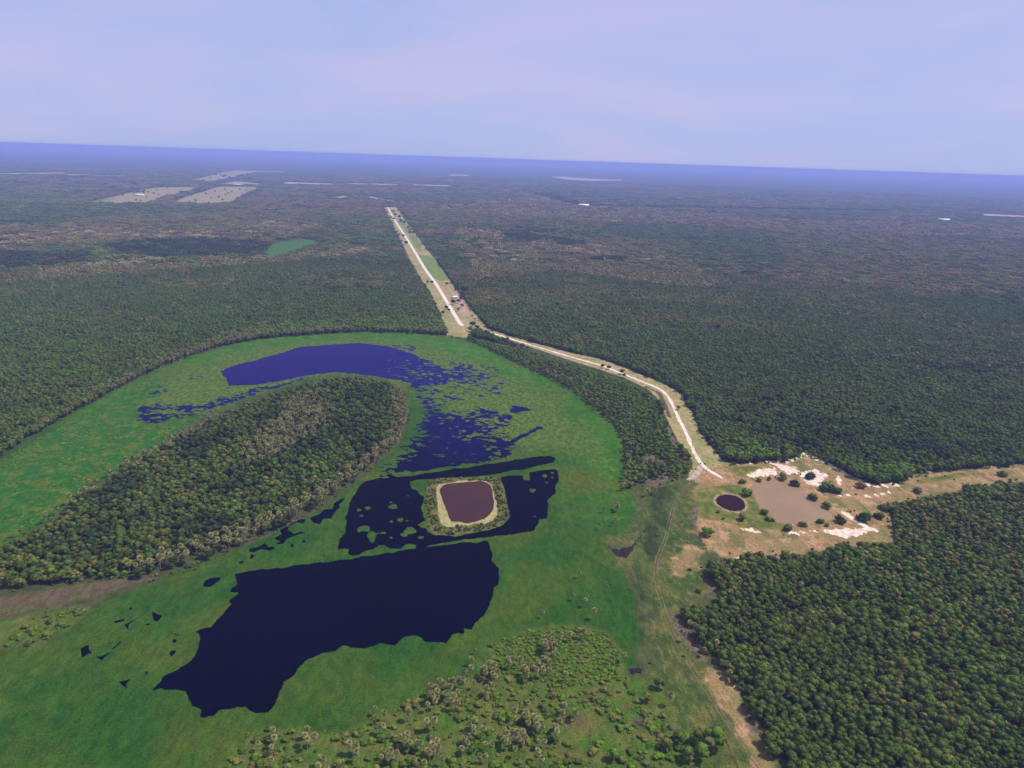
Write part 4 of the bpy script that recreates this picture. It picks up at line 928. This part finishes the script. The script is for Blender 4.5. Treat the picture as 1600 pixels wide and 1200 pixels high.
for i, (cx, cy, r_, kd) in enumerate(ST):
    if cx > 900: lb, gp = 'dark tree beside the white gravel track along the lagoon woods', 'trees beside the gravel track'
    elif cy > 506: lb, gp = 'dark tree near the huts at the lower end of the airstrip', 'trees at the lower end of the airstrip'
    elif cy > 440: lb, gp = 'dark tree on the dry grass round the farmstead by the airstrip', 'trees round the airstrip farmstead'
    else: lb, gp = 'dark tree on the far half of the airstrip clearing', 'trees on the far half of the airstrip'
    lone_tree(cx, cy, r_, kd, lb, 'tree', 'tree', .8, gp, v=i)
FT = [(285,310),(300,306),(322,304),(330,310),(305,313),(336,300),(352,297),(357,303),(375,297),(385,298),(342,309),(296,316),(306,315.5),(327,317),(348,313),(209,303),(216,300),(224,302),(232,301),(240,303),(213,314),(219,314),(229,309),(248,305),(150,313),(262,293.5),(192,306),(245,298),(362,300),(353,305)] + [(random.uniform(296, 400) , random.uniform(273, 283)) for _ in range(22)] + [(212 + 2.2 * k, 301.5 - .3 * k) for k in range(8)]
for i, (cx, cy) in enumerate(FT):
    lone_tree(cx, cy + .6, 1.5 + .7 * random.random(), 'dark', 'dark tree dotted over the distant pale fields at upper left', 'tree', 'tree', .8, 'trees dotted over the distant pale fields', v=i)
# dead brush
def dead_brush(cx, cy, rpx, lab, v):
    a, b_ = un(cx, cy); s_ = rpx / px_size(cx, cy); g = np.random.default_rng(v)
    V, F = [], []
    for k in range(90):
        az = g.uniform(0, 6.28); el = g.uniform(.1, 1.3); L_ = g.uniform(.5, 1.0); o_ = g.normal(0, .25, 3); o_[2] = 0
        d_ = np.array([math.cos(az) * math.cos(el), math.sin(az) * math.cos(el), math.sin(el) * .6]); w = np.cross(d_, [0, 0, 1.]); w = w / (np.linalg.norm(w) + 1e-6) * .028
        u = np.cross(d_, w)
        n0 = len(V)
        for q_, f_ in ((o_, 1), (o_ + d_ * L_, .3)):
            V += [q_ + w * f_, q_ + u * f_, q_ - w * f_, q_ - u * f_]
        for j in range(4): F.append([n0 + j, n0 + (j + 1) % 4, n0 + 4 + (j + 1) % 4, n0 + 4 + j])
    t = obj('dead_brush', mesh_np('dead_brush', np.array(V) * s_, np.array(F), LM['dead'])); t.location = (a, b_, 0); tag(t, lab, 'brush')
dead_brush(998,1130,12,'wide heap of pale leafless brush in the foreground shrubs',1)
dead_brush(1056,1140,10,'pinkish grey leafless brush at the meadow edge left of the ruts',2)
dead_brush(1192,1170,8,'grey leafless brush at the forest edge beside the ruts',3)
dead_brush(940,1100,7,'small leafless brush in the foreground shrubland',4)
dead_brush(138,950,5,'grey leafless brush at the tip of the left shrub patch',5)

# ------------------------------------------------------------------ buildings
WALLM = simple_mat('limewashed_wall', (.62, .58, .52), (.50, .45, .40), .8); ROOFM = simple_mat('white_sheet_roof', (.80, .80, .82), (.66, .66, .68), .5, rough=.5)
DARKM = simple_mat('dark_opening', (.03, .03, .03), (.05, .045, .04), 2)
def box(x0, x1, y0, y1, z0, z1):
    V = np.array([[x0,y0,z0],[x1,y0,z0],[x1,y1,z0],[x0,y1,z0],[x0,y0,z1],[x1,y0,z1],[x1,y1,z1],[x0,y1,z1]], float)
    return V, np.array([[0,3,2,1],[4,5,6,7],[0,1,5,4],[1,2,6,5],[2,3,7,6],[3,0,4,7]])
def house(name, cx, cy, L, W, H, rz, lab, cat):
    a, b_ = un(cx, cy); t = empty(name, (a, b_, 0), rz)
    V, F = box(-L/2, L/2, -W/2, W/2, 0, H); obj('wall', mesh_np('wall', V, F, WALLM), t)
    e = .5; rh = W * .22
    V = np.array([[-L/2-e,-W/2-e,H-.1],[L/2+e,-W/2-e,H-.1],[L/2+e,0,H+rh],[-L/2-e,0,H+rh],[L/2+e,W/2+e,H-.1],[-L/2-e,W/2+e,H-.1],[-L/2-e,-W/2-e,H+.1],[L/2+e,-W/2-e,H+.1],[L/2+e,0,H+rh+.2],[-L/2-e,0,H+rh+.2],[L/2+e,W/2+e,H+.1],[-L/2-e,W/2+e,H+.1]], float)
    F = np.array([[0,3,2,1],[3,5,4,2],[6,7,8,9],[9,8,10,11],[0,1,7,6],[5,11,10,4],[0,6,9,3],[3,9,11,5],[1,2,8,7],[2,4,10,8]])
    obj('roof', mesh_np('roof', V, F, ROOFM), t)
    V, F = box(-.5, .5, -W/2-.06, -W/2+.02, 0, 2.1); obj('door', mesh_np('door', V, F, DARKM), t)
    for wx in (-L/4 - .4, L/4 - .2):
        V, F = box(wx, wx+.9, -W/2-.05, -W/2+.02, 1.0, 2.0); obj('window', mesh_np('window', V, F, DARKM), t)
    tag(t, lab, cat)
house('farmhouse', 710, 466, 10, 6, 2.8, .5, 'white-roofed farmhouse among dark trees beside the airstrip', 'house')
house('hut', 735, 512, 5, 4, 2.3, .2, 'small white hut left of the dark trees at the lower end of the airstrip', 'hut')
house('hut', 744, 514, 6, 4, 2.3, .9, 'small white hut between the dark trees at the lower end of the airstrip', 'hut')
house('hut', 631, 381.5, 8, 5, 2.6, .4, 'white hut at the left edge of the airstrip by a dark tree', 'hut')
house('shed', 218, 306, 50, 16, 6, .1, 'long white shed on the distant pale field at upper left', 'shed')
house('shed', 1474, 345.5, 60, 26, 8, 0, 'bright white shed alone in the distant forest at the right', 'shed')
house('shed', 912, 321.8, 60, 26, 6, 0, 'white shed at the bend of the distant dark lane', 'shed')
house('shed', 372, 289.8, 70, 24, 6, .1, 'white shed at the top of the second distant pale field', 'shed')

# ------------------------------------------------------------------ haze: the air over the plain
hz, n, l, b = new_mat('haze')
n.remove(b); pv = n.new('ShaderNodeVolumePrincipled'); pv.inputs['Color'].default_value = (.37, .46, 1.0, 1); pv.inputs['Density'].default_value = 0.000098
pv.inputs['Anisotropy'].default_value = 0.0
l.new(pv.outputs[0], n['Material Output'].inputs['Volume'])
V, F = box(-95000, 95000, -95000, 95000, -1, 254)
o = obj('haze', mesh_np('haze', V, F, hz)); tag(o, 'thin blue haze lying over the plain', 'haze', kind='stuff')
